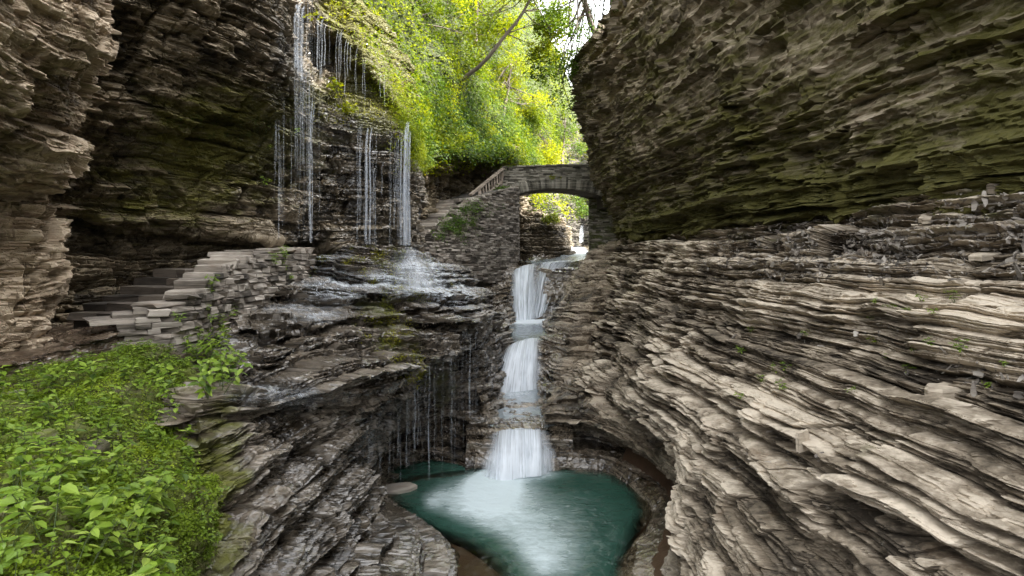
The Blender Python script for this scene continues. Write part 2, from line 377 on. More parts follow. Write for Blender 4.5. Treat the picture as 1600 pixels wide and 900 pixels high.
# left upper cliff, falls ledge
LC = [
 [(-260, 560, 12.5), (-260, 430, 12.8), (-260, 330, 13), (-260, 310, 12.3), (-260, 295, 12), (-260, 200, 11.6), (-260, 80, 11), (-260, -60, 10.4), (-260, -200, 10), (-260, -350, 9.5), (-260, -600, 9), (-260, -800, 9.5)],
 [(60, 520, 13), (60, 420, 13.4), (60, 345, 13.6), (60, 330, 13), (60, 318, 12.7), (60, 230, 12.3), (60, 120, 11.7), (60, 0, 11), (60, -130, 10.4), (60, -280, 9.9), (60, -560, 9.5), (60, -800, 10.5)],
 [(160, 500, 14.2), (160, 425, 14.6), (160, 352, 14.9), (160, 340, 14), (160, 328, 13.8), (160, 240, 13.3), (160, 130, 12.5), (160, 20, 11.8), (160, -100, 11.2), (160, -250, 10.6), (160, -520, 10.2), (160, -760, 11.4)],
 [(280, 475, 15.6), (280, 415, 16), (280, 364, 16.3), (280, 354, 15.4), (280, 343, 15.2), (280, 255, 14.8), (280, 150, 13.9), (280, 50, 13), (280, -60, 12.4), (280, -190, 11.8), (280, -460, 11.4), (280, -720, 13)],
 [(400, 435, 17.6), (400, 403, 18), (400, 376, 18.3), (400, 368, 17.3), (400, 358, 17.1), (400, 275, 16.7), (405, 180, 15.8), (412, 100, 15), (418, 20, 14.4), (420, -80, 14), (420, -380, 13.8), (420, -650, 15.5)],
 [(455, 418, 19), (455, 397, 19.4), (455, 382, 19.7), (455, 374, 18.6), (455, 365, 18.4), (458, 290, 18.1), (465, 210, 17.6), (470, 150, 17.2), (462, 100, 17.2), (450, 55, 17.4), (445, -40, 16.8), (445, -300, 19)],
 [(500, 405, 20), (500, 395, 20.4), (500, 385, 20.7), (500, 378, 19.8), (500, 371, 19.6), (502, 300, 19.3), (506, 230, 19), (505, 175, 18.7), (496, 145, 20.4), (490, 80, 20.8), (485, 5, 19.2), (500, -60, 22)],
 [(545, 402, 20.8), (545, 394, 21.2), (545, 388, 21.4), (545, 382, 20.5), (545, 376, 20.2), (548, 300, 20), (552, 225, 19.7), (555, 180, 19.5), (540, 145, 21.4), (532, 90, 21.6), (530, 42, 20.6), (575, 10, 24)],
 [(600, 401, 21.2), (600, 394, 21.6), (600, 388, 21.8), (600, 384, 21.0), (600, 379, 20.8), (603, 300, 20.6), (607, 240, 20.4), (610, 205, 20.3), (600, 165, 21.6), (592, 140, 21.8), (593, 120, 21.4), (635, 90, 25)],
 [(636, 401, 21.8), (636, 394, 22), (636, 389, 22.1), (636, 385, 21.7), (636, 381, 21.6), (637, 300, 21.5), (637, 250, 21.4), (637, 215, 21.3), (634, 200, 21.6), (632, 190, 22), (632, 178, 22.2), (665, 160, 26)],
 [(652, 401, 23), (652, 394, 23), (652, 389, 23), (652, 385, 23), (652, 381, 23), (652, 300, 23), (652, 255, 23), (650, 235, 23), (648, 225, 23.2), (647, 218, 23.5), (647, 210, 24), (670, 190, 27)],
 [(655, 401, 27), (655, 394, 27), (655, 389, 27), (655, 385, 27), (655, 381, 27), (655, 300, 27), (655, 265, 27), (655, 250, 27), (655, 240, 27), (655, 235, 27), (655, 230, 27), (680, 210, 29)],
]
def mossLC(x, y, z):
    return .10 + 1.2 * np.exp(-(((x / y * F + HX) - np.interp(HY - z / y * F, [-60, 0, 110, 195, 250], [515, 540, 606, 650, 655]) ) / 58) ** 2) * (y > 19.5) * (HY - z / y * F < 200) + .95 * gauss(360, 210, 160, 95)(x, y, z) + .45 * gauss(220, 330, 160, 60)(x, y, z) + .9 * gauss(600, 180, 40, 40)(x, y, z) + .7 * gauss(560, 150, 80, 25)(x, y, z)
def wetLC(x, y, z):
    return .85 * gauss(540, 250, 140, 200)(x, y, z)
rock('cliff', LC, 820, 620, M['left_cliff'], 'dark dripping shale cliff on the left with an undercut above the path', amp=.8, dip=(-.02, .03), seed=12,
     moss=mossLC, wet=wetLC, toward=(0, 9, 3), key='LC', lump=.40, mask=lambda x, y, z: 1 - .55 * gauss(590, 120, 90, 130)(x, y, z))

# near left buttress
NBx = []
for k, (dx, dd) in enumerate([(-420, -4.6), (-250, -2.4), (-140, -.9), (-75, -.2), (-30, .15), (-6, .7), (0, 1.5), (-4, 3.2)]):
    prof = [(150, -520, 7.2), (165, -350, 7.8), (172, -160, 8.5), (168, -20, 8.9), (166, 60, 9.1), (146, 130, 9.4), (136, 195, 9.6), (112, 250, 9.9), (80, 298, 10.3), (72, 312, 10.6), (86, 355, 10.5), (93, 410, 10.5), (90, 450, 10.5), (76, 510, 10.4), (60, 560, 10.2)]
    NBx.append([(px + dx, py, max(3, d + dd)) for px, py, d in prof])
rock('cliff', NBx, 360, 520, M['buttress'], 'tan brown rock buttress bulging at the left end of the path', amp=.75, seed=21, dip=(.12, 0),
     moss=lambda x, y, z: .30 * gauss(130, 170, 60, 160)(x, y, z), toward=(2, 4, 1), key='NB', lump=.38,
     scales=[(1.2, 1.6, .42), (.42, .8, .28), (.15, .4, .13), (.05, .2, .05)])

# left shelf and the wall of the left side of the pool
LS = [
 [(255, 545, 11.4), (250, 580, 10.5), (235, 620, 9.2), (225, 680, 8.2), (235, 700, 8.1), (245, 760, 7.6), (260, 830, 7.1), (275, 910, 6.6), (290, 1020, 6.2)],
 [(335, 525, 12.6), (335, 556, 11.1), (325, 590, 9.5), (305, 640, 8.4), (312, 665, 8.3), (322, 735, 7.7), (335, 815, 7.0), (345, 905, 6.4), (355, 1010, 6)],
 [(400, 462, 15.8), (402, 500, 13.5), (402, 560, 10.7), (400, 633, 9.2), (410, 662, 9.5), (420, 735, 8.8), (425, 815, 8.0), (435, 900, 7.3), (445, 1010, 6.9)],
 [(480, 415, 18.8), (474, 455, 16.4), (475, 528, 12.8), (492, 612, 10.8), (498, 648, 11.3), (502, 718, 10.4), (510, 800, 9.5), (522, 890, 8.7), (535, 1000, 8.1)],
 [(560, 384, 20.1), (553, 435, 18), (562, 508, 14.8), (578, 607, 12.2), (582, 645, 13), (575, 715, 12.7), (588, 795, 11.7), (605, 880, 10.7), (625, 980, 9.7)],
 [(610, 384, 20.7), (610, 432, 19), (622, 492, 16.6), (648, 582, 14.2), (645, 615, 15.4), (605, 685, 16.1), (596, 730, 15.5), (600, 772, 14.6), (612, 840, 13.6)],
 [(638, 385, 21.1), (648, 432, 19.8), (668, 475, 17.7), (698, 548, 15.8), (694, 580, 17.3), (674, 655, 18.0), (662, 714, 16.8), (652, 752, 15.9), (655, 800, 15)],
 [(652, 388, 21.6), (685, 442, 20.4), (712, 470, 18.9), (738, 505, 17.6), (735, 542, 18.7), (722, 645, 18.6), (716, 700, 17.1), (710, 745, 16.1), (715, 800, 15.2)],
 [(672, 402, 22.6), (716, 456, 21), (742, 476, 19.9), (755, 492, 19.4), (757, 545, 19.6), (764, 625, 18.8), (764, 690, 17.2), (762, 740, 16.2), (765, 800, 15.4)],
 [(700, 412, 24), (737, 458, 22.5), (760, 482, 21.6), (770, 512, 21.1), (774, 560, 20.8), (776, 620, 20), (774, 680, 18), (772, 735, 16.9), (780, 800, 16.4)],
 [(730, 415, 26), (765, 462, 24.5), (785, 490, 23.6), (800, 530, 23.1), (800, 580, 22.8), (800, 640, 22), (795, 690, 20), (790, 740, 18.5), (790, 800, 18)],
]
def mossLS(x, y, z):
    return (.75 * gauss(588, 485, 36, 30)(x, y, z) + .75 * gauss(628, 540, 40, 32)(x, y, z) + .30 * gauss(560, 410, 90, 18)(x, y, z) + .35 * gauss(440, 420, 60, 45)(x, y, z)
            + .7 * gauss(690, 600, 30, 40)(x, y, z) + .35 * gauss(340, 640, 50, 60)(x, y, z) + .95 * gauss(330, 790, 55, 130)(x, y, z))
def wetLS(x, y, z):
    return .95 * gauss(560, 500, 190, 130)(x, y, z) + .75 * gauss(640, 680, 160, 120)(x, y, z) + .6 * gauss(520, 700, 120, 200)(x, y, z) + .4
def maskLS(x, y, z):
    return 1 - .5 * gauss(600, 410, 90, 40)(x, y, z)
rock('rock_shelf', LS, 900, 800, M['shelf'], 'wet dark shale shelf spread below the thin falls, undercut above the pool', amp=.5, seed=31, dip=(.06, .05),
     moss=mossLS, wet=wetLS, toward=(0, 7, 4), key='LS', lump=.20, zflat=.5, terr=.8, tbig=.4, mask=maskLS, cat='rock shelf')

# near left bank (under the plants)
LV = [
 [(-450, 690, 7), (-450, 780, 4.6), (-450, 900, 3.3), (-450, 1100, 2.4), (-450, 1350, 2)],
 [(-200, 665, 8.1), (-200, 700, 5.7), (-200, 800, 4.3), (-200, 950, 3.2), (-200, 1150, 2.6)],
 [(0, 622, 8.9), (0, 662, 6.8), (0, 762, 5.2), (0, 900, 4), (0, 1080, 3.2)],
 [(100, 590, 9.8), (100, 642, 7.6), (110, 750, 5.8), (110, 900, 4.4), (110, 1080, 3.5)],
 [(190, 560, 10.5), (200, 620, 8.5), (210, 740, 6.4), (210, 900, 4.8), (210, 1080, 3.8)],
 [(255, 556, 10.6), (265, 640, 8.8), (280, 740, 7), (290, 900, 5.3), (300, 1080, 4.2)],
 [(285, 580, 10.2), (300, 670, 8.5), (322, 760, 7.1), (340, 900, 5.7), (350, 1080, 4.6)],
 [(300, 600, 10.6), (322, 690, 9), (345, 790, 7.6), (365, 900, 6.4), (375, 1080, 5.2)],
]
rock('bank', LV, 420, 420, M['bank'], 'steep earthy bank falling from the path on the near left', amp=.34, seed=41, lump=.55, cat='bank',
     moss=lambda x, y, z: .75 + 0 * x, toward=(0, 5, 3), key='LV', zflat=1, terr=0)

# dark wall below the wooded hill, behind the stairs
BW = [
 [(630, 420, 27), (630, 380, 27), (630, 320, 27), (630, 270, 27), (632, 240, 26.5), (630, 200, 26)],
 [(665, 400, 28), (665, 370, 28), (662, 320, 28.2), (660, 275, 28), (660, 245, 27.4), (655, 215, 27.5)],
 [(700, 390, 30.5), (700, 350, 30.5), (700, 315, 30.8), (702, 275, 30.3), (705, 243, 29), (700, 215, 30)],
 [(745, 390, 33.5), (745, 350, 33.5), (745, 310, 34), (750, 278, 33.4), (752, 252, 32), (750, 222, 33)],
 [(790, 390, 36.5), (790, 350, 36.5), (790, 310, 37), (790, 275, 36.5), (795, 244, 34.5), (795, 222, 36)],
 [(822, 390, 40), (822, 350, 40), (822, 310, 40), (822, 280, 40), (822, 255, 39), (822, 238, 40)],
 [(835, 390, 46), (835, 350, 46), (835, 310, 46), (835, 285, 46), (835, 265, 46), (835, 250, 46)],
]
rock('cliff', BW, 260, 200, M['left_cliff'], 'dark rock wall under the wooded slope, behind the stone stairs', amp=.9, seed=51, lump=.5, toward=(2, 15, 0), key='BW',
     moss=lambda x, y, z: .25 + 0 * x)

# stream bed: banks and floor
RB = [
 [(925, 400, 52), (928, 396, 52), (935, 390, 52), (945, 384, 52), (985, 372, 52)],
 [(915, 404, 41), (919, 396, 41), (930, 388, 41), (945, 382, 41), (985, 372, 41)],
 [(908, 424, 34), (916, 411, 34), (928, 398, 34), (940, 387, 34), (985, 372, 34)],
 [(880, 458, 30), (890, 434, 30), (914, 407, 30.5), (937, 391, 31), (985, 376, 32)],
 [(864, 520, 28), (863, 492, 28), (886, 452, 28.2), (915, 412, 29), (985, 380, 31)],
 [(848, 530, 26), (848, 508, 26), (880, 470, 26.2), (930, 428, 27), (990, 392, 29)],
 [(843, 560, 24), (846, 532, 24), (888, 503, 24.3), (930, 455, 25), (1000, 415, 27)],
 [(845, 610, 22), (848, 578, 22), (880, 548, 22.2), (920, 505, 23), (1000, 450, 25)],
 [(843, 640, 20), (850, 606, 20), (882, 588, 20.4), (920, 562, 21), (1000, 500, 23)],
 [(850, 690, 18), (850, 640, 18.3), (874, 615, 18.6), (920, 592, 19), (1000, 560, 20)],
 [(870, 720, 17.2), (870, 670, 17.6), (890, 640, 18), (930, 610, 18.4), (1000, 590, 19)],
]
rock('stream_bank', RB, 300, 260, M['bed'], 'stepped tan rock bank on the right of the cascades', amp=.42, seed=61, lump=.2, toward=(-3, 18, 2), key='RB', zflat=.8, cat='stream bank',
     wet=lambda x, y, z: .9 * gauss(850, 560, 32, 130)(x, y, z))
LB = [
 [(818, 345, 43), (820, 372, 43), (825, 385, 43), (830, 395, 43), (860, 410, 42)],
 [(806, 330, 39), (806, 365, 38), (806, 385, 37), (808, 408, 36), (840, 430, 35.5)],
 [(700, 430, 33), (760, 432, 32), (796, 434, 31.3), (803, 440, 31), (812, 470, 30.6)],
 [(680, 435, 30), (730, 445, 29.5), (785, 452, 29.2), (800, 462, 29), (808, 505, 28.6)],
 [(680, 440, 28), (725, 455, 27.5), (775, 475, 27), (788, 492, 27), (802, 530, 26.5)],
 [(690, 445, 26), (730, 470, 25.2), (772, 500, 24.8), (800, 522, 24.6), (812, 540, 24.4)],
 [(700, 450, 24.3), (735, 480, 23.5), (768, 520, 23), (790, 545, 22.8), (800, 570, 22.6)],
 [(720, 470, 23), (750, 500, 22), (762, 550, 21.6), (772, 590, 21.3), (788, 625, 21)],
 [(730, 500, 21), (752, 540, 20.4), (764, 600, 20), (774, 625, 19.8), (790, 650, 19.6)],
 [(735, 560, 19.4), (755, 600, 18.8), (768, 640, 18.2), (772, 664, 17.9), (785, 700, 17.4)],
 [(740, 600, 18.6), (757, 640, 17.8), (767, 676, 17), (768, 700, 16.7), (772, 760, 16.3)],
]
rock('stream_bank', LB, 260, 260, M['bed'], 'wet brown rock bank between the shelf and the cascades', amp=.42, seed=71, lump=.25, toward=(2, 18, 3), key='LB', zflat=.8, cat='stream bank',
     wet=lambda x, y, z: .9 + 0 * x)
def floor_cols():
    prof = [(915, 30, 380, 62), (912, 26, 388, 48), (905, 30, 394, 39.5), (900, 40, 402, 38.2), (893, 55, 410, 33), (868, 70, 416, 30.6), (845, 60, 440, 29.8), (828, 50, 504, 28.5),
            (822, 50, 514, 26), (818, 50, 524, 24.2), (815, 55, 532, 23.2), (808, 58, 560, 22.3), (806, 60, 606, 21.6), (808, 62, 632, 19.4), (812, 64, 655, 17.4), (812, 64, 668, 16.9), (812, 64, 700, 16.5), (812, 66, 745, 16.0), (812, 70, 790, 15)]
    return [[(cx - w * 1.3, py - 6, d), (cx - w * .7, py + 2, d), (cx, py + 4, d), (cx + w * .7, py + 2, d), (cx + w * 1.3, py - 6, d)] for cx, w, py, d in prof]
rock('stream_bed', floor_cols(), 420, 120, M['bed'], 'dark stepped rock bed beneath the cascades', amp=.22, seed=81, lump=.1, toward=(0, 10, 8), key='FB', zflat=.9, cat='stream bed', wet=lambda x, y, z: .9 + 0 * x)

# low wet rock at the front left of the pool
LF = []
for (wx, wy), (ox, oy) in zip([(-3.55, 15.6), (-3.35, 14.9), (-3.02, 14.0), (-2.35, 13.1), (-1.7, 12.3), (-1.22, 11.4), (-1.05, 10.4), (-1.0, 9.2), (-1.0, 7.5)],
                              [(-.6, .3), (-.8, -.1), (-.8, -.5), (-.75, -.8), (-.8, -.7), (-.9, -.4), (-1, 0), (-1, 0), (-1, 0)]):
    LF.append([(wx - ox * .8, wy - oy * .8, -6.9), (wx - ox * .15, wy - oy * .15, -6.15), (wx + ox * .15, wy + oy * .15, -5.85), (wx + ox * .8, wy + oy * .8, -5.45), (wx + ox * 1.7, wy + oy * 1.7, -5.0), (wx + ox * 3, wy + oy * 3, -4.6)])
rock('rock_shelf', LF, 300, 200, M['shelf'], 'low glistening brown rock at the near left edge of the pool', amp=.28, seed=91, lump=.15, toward=(0, 8, 5), pix=False, key='LF', zflat=.9, scales=[(.30, 1.2, .30), (.11, .7, .12), (.045, .5, .03)], cat='rock shelf',
     wet=lambda x, y, z: 1 + 0 * x, moss=lambda x, y, z: .1 + 0 * x)

# ------------------------------------------------------------------ far gorge
FL = [
 [(828, 420, 40), (828, 360, 40), (826, 325, 40), (828, 300, 41), (828, 250, 43)],
 [(850, 408, 42), (852, 365, 42.5), (848, 330, 43), (846, 305, 45), (840, 240, 48)],
 [(876, 402, 45), (880, 368, 46), (876, 345, 48), (868, 310, 52), (850, 220, 56)],
 [(893, 398, 50), (892, 372, 52), (888, 345, 56), (880, 300, 62), (855, 180, 70)],
 [(905, 396, 60), (905, 370, 64), (903, 340, 70), (900, 290, 78), (880, 150, 92)],
 [(925, 396, 66), (925, 370, 70), (925, 330, 76), (925, 290, 84), (920, 170, 100)],
 [(950, 396, 62), (955, 370, 64), (960, 330, 68), (965, 280, 74), (975, 160, 90)],
 [(1000, 396, 50), (1020, 370, 50), (1030, 330, 54), (1040, 280, 60), (1060, 140, 76)],
]
rock('cliff', FL, 260, 220, M['far'], 'pale rocky end of the gorge seen through and above the bridge', amp=1.2, seed=101, lump=.8, toward=(2, 20, 3), key='FL',
     moss=lambda x, y, z: .35 + 0 * x)
AL = [
 [(795, 325, 39.8), (795, 345, 38.8), (795, 370, 38.3), (795, 395, 37.8), (795, 425, 37.3)],
 [(822, 322, 39.8), (820, 342, 38.3), (820, 368, 37.8), (822, 392, 37.2), (825, 415, 36.8)],
 [(850, 333, 40.8), (848, 347, 38.6), (848, 370, 38.2), (850, 390, 37.6), (852, 410, 37.0)],
 [(872, 345, 41.8), (872, 354, 39.3), (870, 372, 38.8), (874, 388, 38.2), (878, 402, 37.4)],
 [(884, 352, 43.8), (886, 360, 40.8), (885, 374, 40.2), (890, 386, 39.4), (893, 398, 38.4)],
 [(890, 356, 49.8), (893, 364, 46.8), (892, 376, 45.8), (896, 385, 44.8), (898, 395, 42.8)],
]
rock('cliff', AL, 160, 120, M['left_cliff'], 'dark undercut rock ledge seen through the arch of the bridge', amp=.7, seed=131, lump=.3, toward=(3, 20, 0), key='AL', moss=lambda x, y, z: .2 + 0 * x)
HILL = [
 [(430, -200, 22), (420, -330, 23), (380, -520, 25), (300, -800, 28), (0, -1100, 40)],
 [(515, 8, 22.4), (530, -50, 24), (540, -160, 27), (520, -340, 31), (400, -560, 46)],
 [(578, 108, 22.6), (600, 50, 25), (630, -60, 29), (640, -200, 35), (600, -380, 50)],
 [(632, 195, 23), (665, 130, 27), (700, 20, 32), (720, -90, 40), (700, -220, 56)],
 [(650, 248, 25.5), (690, 170, 30), (735, 70, 36), (765, -20, 45), (750, -130, 62)],
 [(704, 246, 28.8), (735, 185, 33), (780, 100, 40), (805, 30, 50), (800, -60, 68)],
 [(756, 254, 31.8), (785, 205, 36.5), (820, 140, 44), (840, 80, 55), (835, 10, 74)],
 [(798, 250, 34.2), (822, 215, 40), (848, 175, 48), (866, 130, 60), (865, 70, 80)],
 [(824, 262, 39), (842, 240, 45), (862, 205, 54), (882, 170, 68), (885, 120, 90)],
 [(834, 280, 46), (852, 262, 52), (875, 235, 62), (897, 205, 80), (905, 160, 105)],
]
M['hill'] = rock_mat('dark_soil', (.014, .012, .008), (.035, .028, .018), (.075, .062, .045), (.040, .055, .008), rust=.2)
rock('hill', HILL, 240, 200, M['hill'], 'steep wooded hillside above the bridge and the falls', amp=.5, seed=111, lump=.8, toward=(5, 20, 10), key='HI', zflat=1, cat='hillside', moss=lambda x, y, z: .8 + 0 * x)

# land beyond the gorge rims, out to the horizon
TR = []
def ring(r, z):
    return [(r * math.cos(a), 30 + r * math.sin(a), z + 1.5 * math.sin(3 * a + r)) for a in np.linspace(0, 2 * math.pi, 33)]
g = np.array([ring(r, z) for r, z in ((75, 12), (130, 22), (300, 30), (900, 20), (4000, 0))])
mesh_np('terrain', g, 4, grid_loops(5, 33), M['bank'], True, {'moss': np.full(5 * 33, .9), 'wet': np.zeros(165), 'tone': np.zeros(165)})
tag(bpy.data.objects['terrain'], 'rolling wooded land beyond the rims of the gorge', 'terrain', kind='structure')

# ------------------------------------------------------------------ masonry
class MB:
    """collects boxes / tubes / polygons into one mesh"""
    def __init__(s): s.v = []; s.f = []; s.t = []
    def add(s, vs, fs, tone=0.0):
        b = len(s.v); s.v += [tuple(q) for q in vs]; s.f += [[i + b for i in f] for f in fs]; s.t += [tone] * len(vs)
    def hexa(s, c8, tone=0.0):
        s.add(c8, [(0, 3, 2, 1), (4, 5, 6, 7), (0, 1, 5, 4), (1, 2, 6, 5), (2, 3, 7, 6), (3, 0, 4, 7)], tone)
    def stone(s, o, ax, ay, az, j=.12, tone=None, bev=.12):
        """rough block: o corner-centre vector, ax/ay/az half axes; chamfered and jittered"""
        tone = random.uniform(-.5, .5) if tone is None else tone
        o, ax, ay, az = map(Vector, (o, ax, ay, az)); vs = []
        for k, (zc, sc) in enumerate(((-1, 1 - bev), (-1 + 2 * bev, 1), (1 - 2 * bev, 1), (1, 1 - bev))):
            for a, b in ((-1, -1), (1, -1), (1, 1), (-1, 1)):
                jx, jy, jz = (random.uniform(-j, j) for _ in range(3))
                vs.append(o + ax * (a * sc + jx) + ay * (b * sc + jy) + az * (zc + jz * .6))
        fs = [(0, 3, 2, 1), (12, 13, 14, 15)]
        for r in range(3):
            for q in range(4):
                a, b = r * 4 + q, r * 4 + (q + 1) % 4
                fs.append((a, b, b + 4, a + 4))
        s.add(vs, fs, tone)
    def tube(s, pts, rad, n=7, tone=0.0, cap=True):
        pts = [Vector(p) for p in pts]; rings = []
        for i, p in enumerate(pts):
            d = (pts[min(i + 1, len(pts) - 1)] - pts[max(i - 1, 0)]).normalized()
            u = d.cross(Vector((0.13, .2, 1)) if abs(d.z) < .9 else Vector((1, .1, 0))).normalized(); w = d.cross(u)
            r = rad[i] if hasattr(rad, '__len__') else rad
            rings.append([p + (u * math.cos(a) + w * math.sin(a)) * r for a in [2 * math.pi * k / n for k in range(n)]])
        vs = [q for r in rings for q in r]; fs = []
        for i in range(len(pts) - 1):
            for k in range(n):
                fs.append((i * n + k, i * n + (k + 1) % n, (i + 1) * n + (k + 1) % n, (i + 1) * n + k))
        if cap: fs += [tuple(range(n))[::-1], tuple(range((len(pts) - 1) * n, len(pts) * n))]
        s.add(vs, fs, tone)
    def beam(s, a, b, w, h, tone=0.0):
        a, b = Vector(a), Vector(b); d = (b - a).normalized(); u = d.cross(Vector((0, 0, 1)));
        u = u.normalized() if u.length > 1e-3 else Vector((1, 0, 0)); q = u.cross(d).normalized()
        c = [a - u * w - q * h, a + u * w - q * h, a + u * w + q * h, a - u * w + q * h]
        s.hexa(c + [p + (b - a) for p in c], tone)
    def build(s, name, mat, parent=None, smooth=False):
        n = [len(f) for f in s.f]; l = [i for f in s.f for i in f]
        return mesh_np(name, s.v, n, l, mat, smooth, {'tone': s.t, 'moss': [0.0] * len(s.v), 'wet': [0.0] * len(s.v)}, parent=parent)

M['drystone'] = rock_mat('drystone', (.05, .043, .035), (.20, .175, .145), (.42, .38, .33), (.07, .085, .014), rust=.3, bumpd=.012, pale=.2)
M['bridge_stone'] = rock_mat('bridge_stone', (.05, .045, .035), (.19, .175, .14), (.38, .35, .295), (.06, .075, .016), rust=.1, bumpd=.012)
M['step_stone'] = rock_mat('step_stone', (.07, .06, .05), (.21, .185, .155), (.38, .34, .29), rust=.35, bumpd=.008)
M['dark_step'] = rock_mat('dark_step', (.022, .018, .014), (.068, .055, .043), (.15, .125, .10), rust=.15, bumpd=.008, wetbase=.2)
M['path_stone'] = rock_mat('path_stone', (.045, .032, .022), (.15, .105, .07), (.30, .235, .17), rust=.5, wetbase=.35, bumpd=.012)
M['wood'] = simple_mat('weathered_wood', (.13, .10, .075), (.30, .25, .20), .8, (1, 1, 8), .4, .005, tone=True)
M['mortar'] = simple_mat('mortar', (.03, .027, .022), (.07, .062, .05), .95)

def V3(px, py, d): return Vector(P(px, py, d))

def course_wall(mb, A, B, bottom, top, ch=(.07, .13), ln=(.18, .5), depth=.16, out=None, j=.10):
    """coursed rubble between plan points A and B; bottom(t), top(t) give heights"""
    A = Vector((A[0], A[1], 0)); B = Vector((B[0], B[1], 0)); L = (B - A).length; u = (B - A) / L
    n = Vector((u.y, -u.x, 0)) if out is None else Vector(out)
    z = min(bottom(k / 20) for k in range(21)); zt = max(top(k / 20) for k in range(21))
    while z < zt:
        h = random.uniform(*ch); s = -random.uniform(0, .2)
        while s < L:
            w = random.uniform(*ln); c = s + w / 2; t = min(1, max(0, c / L))
            if c < L and bottom(t) - .1 < z and z + h * .6 < top(t):
                o = A + u * c + n * random.uniform(-.03, .055); o.z = z + h / 2
                mb.stone(o, u * (w / 2 * .97), n * depth, Vector((0, 0, h / 2 * .93)), j)
            s += w
        z += h

# drystone abutment wall under the bridge
wall = empty('drystone_wall', P(730, 440, 28.5))
tag(wall, 'tall drystone abutment wall with creepers under the left end of the bridge', 'stone wall')
O = Vector(wall.location)
def local(mb): mb.v = [tuple(Vector(p) - O) for p in mb.v]; return mb
WA, WB, WC = V3(652, 400, 25.6), V3(804, 440, 31.0), V3(806, 400, 36.5)
def zpx(py, d): return (HY - py) / F * d
stair_top = lambda t: np.interp(t, [0, .08, .38, .50, .75, .86, 1], [zpx(386, 25.8), zpx(372, 26.2), zpx(322, 28), zpx(310, 28.8), zpx(302, 30), zpx(297, 30.5), zpx(291, 31)])
wbot = lambda t: np.interp(t, [0, .3, 1], [zpx(402, 25.8), zpx(432, 27.5), zpx(446, 31)])
mb = MB(); course_wall(mb, WA, WB, wbot, stair_top, ch=(.06, .125), ln=(.14, .42), depth=.2)
local(mb).build('front_face', M['drystone'], wall)
mb = MB(); course_wall(mb, WB, WC, lambda t: zpx(440, 31), lambda t: zpx(290, 31) + t * .3, ch=(.07, .14), depth=.2)
local(mb).build('side_face', M['drystone'], wall)
mb = MB()   # rubble core behind the faces
n_in = Vector((-(WB - WA).y, (WB - WA).x, 0)).normalized()
ts = [0, .08, .38, .5, .75, .86, 1]
for a, b in zip(ts[:-1], ts[1:]):
    pa, pb = WA.lerp(WB, a), WA.lerp(WB, b); W_ = 4 if a >= .7 else .35
    def q(p, t, top, inn):
        v = p + n_in * inn; v.z = (stair_top(t) - .1) if top else wbot(t) - .3; return v
    mb.hexa([q(pa, a, 0, .12), q(pb, b, 0, .12), q(pb, b, 0, W_), q(pa, a, 0, W_), q(pa, a, 1, .12), q(pb, b, 1, .12), q(pb, b, 1, W_), q(pa, a, 1, W_)])
local(mb).build('core', M['mortar'], wall)

# stone stairs climbing beside the thin falls up to the bridge
st = empty('stone_stairs', P(655, 384, 25.5)); tag(st, 'flight of stone steps climbing past the foot of the thin falls to the bridge', 'stairs')
O = Vector(st.location)
NS = 15
for i in range(NS):
    t = i / (NS - 1)
    a = V3(np.interp(t, [0, 1], [650, 716]), np.interp(t, [0, 1], [384, 313]), np.interp(t, [0, 1], [25.4, 29.6]))
    dirn = (V3(716, 313, 29.6) - V3(650, 384, 25.4)); dirn.z = 0; dirn.normalize()
    side = Vector((-dirn.y, dirn.x, 0))
    mb = MB()
    for k in range(2):
        o = a + side * (.55 + k * .95) + Vector((0, 0, -.11)) + dirn * .2
        mb.stone(o, dirn * .3, side * .48, Vector((0, 0, .115)), .06, bev=.1)
    mb.hexa([a + dirn * p + side * q_ + Vector((0, 0, z)) for z in (-1.6, -.21) for p, q_ in ((.0, .05), (.4, .05), (.4, 1.9), (0, 1.9))], -.3)
    local(mb).build('step', M['step_stone'], st)
mb = MB()   # landing between the stairs and the bridge
land = [V3(716, 311, 29.4), V3(745, 308, 30.6), V3(790, 300, 33)]
for a, b in zip(land[:-1], land[1:]):
    d = (b - a); L = d.length; d.normalize(); s_ = Vector((-d.y, d.x, 0)).normalized()
    for k in range(4):
        mb.stone(a + d * (L * (k + .5) / 4) + s_ * .7 + Vector((0, 0, -.08)), d * (L / 8), s_ * .8, Vector((0, 0, .1)), .05)
local(mb).build('landing', M['step_stone'], st)

# wooden railing
rl = empty('wooden_railing', P(740, 310, 30.4)); tag(rl, 'weathered wooden railing with slanting balusters at the top of the stairs', 'railing')
O = Vector(rl.location)
ta, tb = V3(737, 303, 30.4), V3(786, 263, 33.2); ba, bb = V3(749, 313, 30.6), V3(784, 284, 33.2)
mb = MB(); mb.beam(ta + (ta - tb) * .04, tb, .10, .05, .1); local(mb).build('handrail', M['wood'], rl)
mb = MB(); mb.beam(ba, bb, .05, .055); local(mb).build('lower_rail', M['wood'], rl)
for t in (0.02, .99):
    mb = MB(); p = ba.lerp(bb, t); mb.beam(p - Vector((0, 0, .25)), ta.lerp(tb, .22 + .78 * t) + Vector((0, 0, -.05)), .07, .07); local(mb).build('post', M['wood'], rl)
for k in range(8):
    t = (k + .7) / 8.6
    mb = MB(); mb.beam(ba.lerp(bb, t), ta.lerp(tb, .17 + .80 * t), .035, .045, random.uniform(-.3, .3)); local(mb).build('baluster', M['wood'], rl)

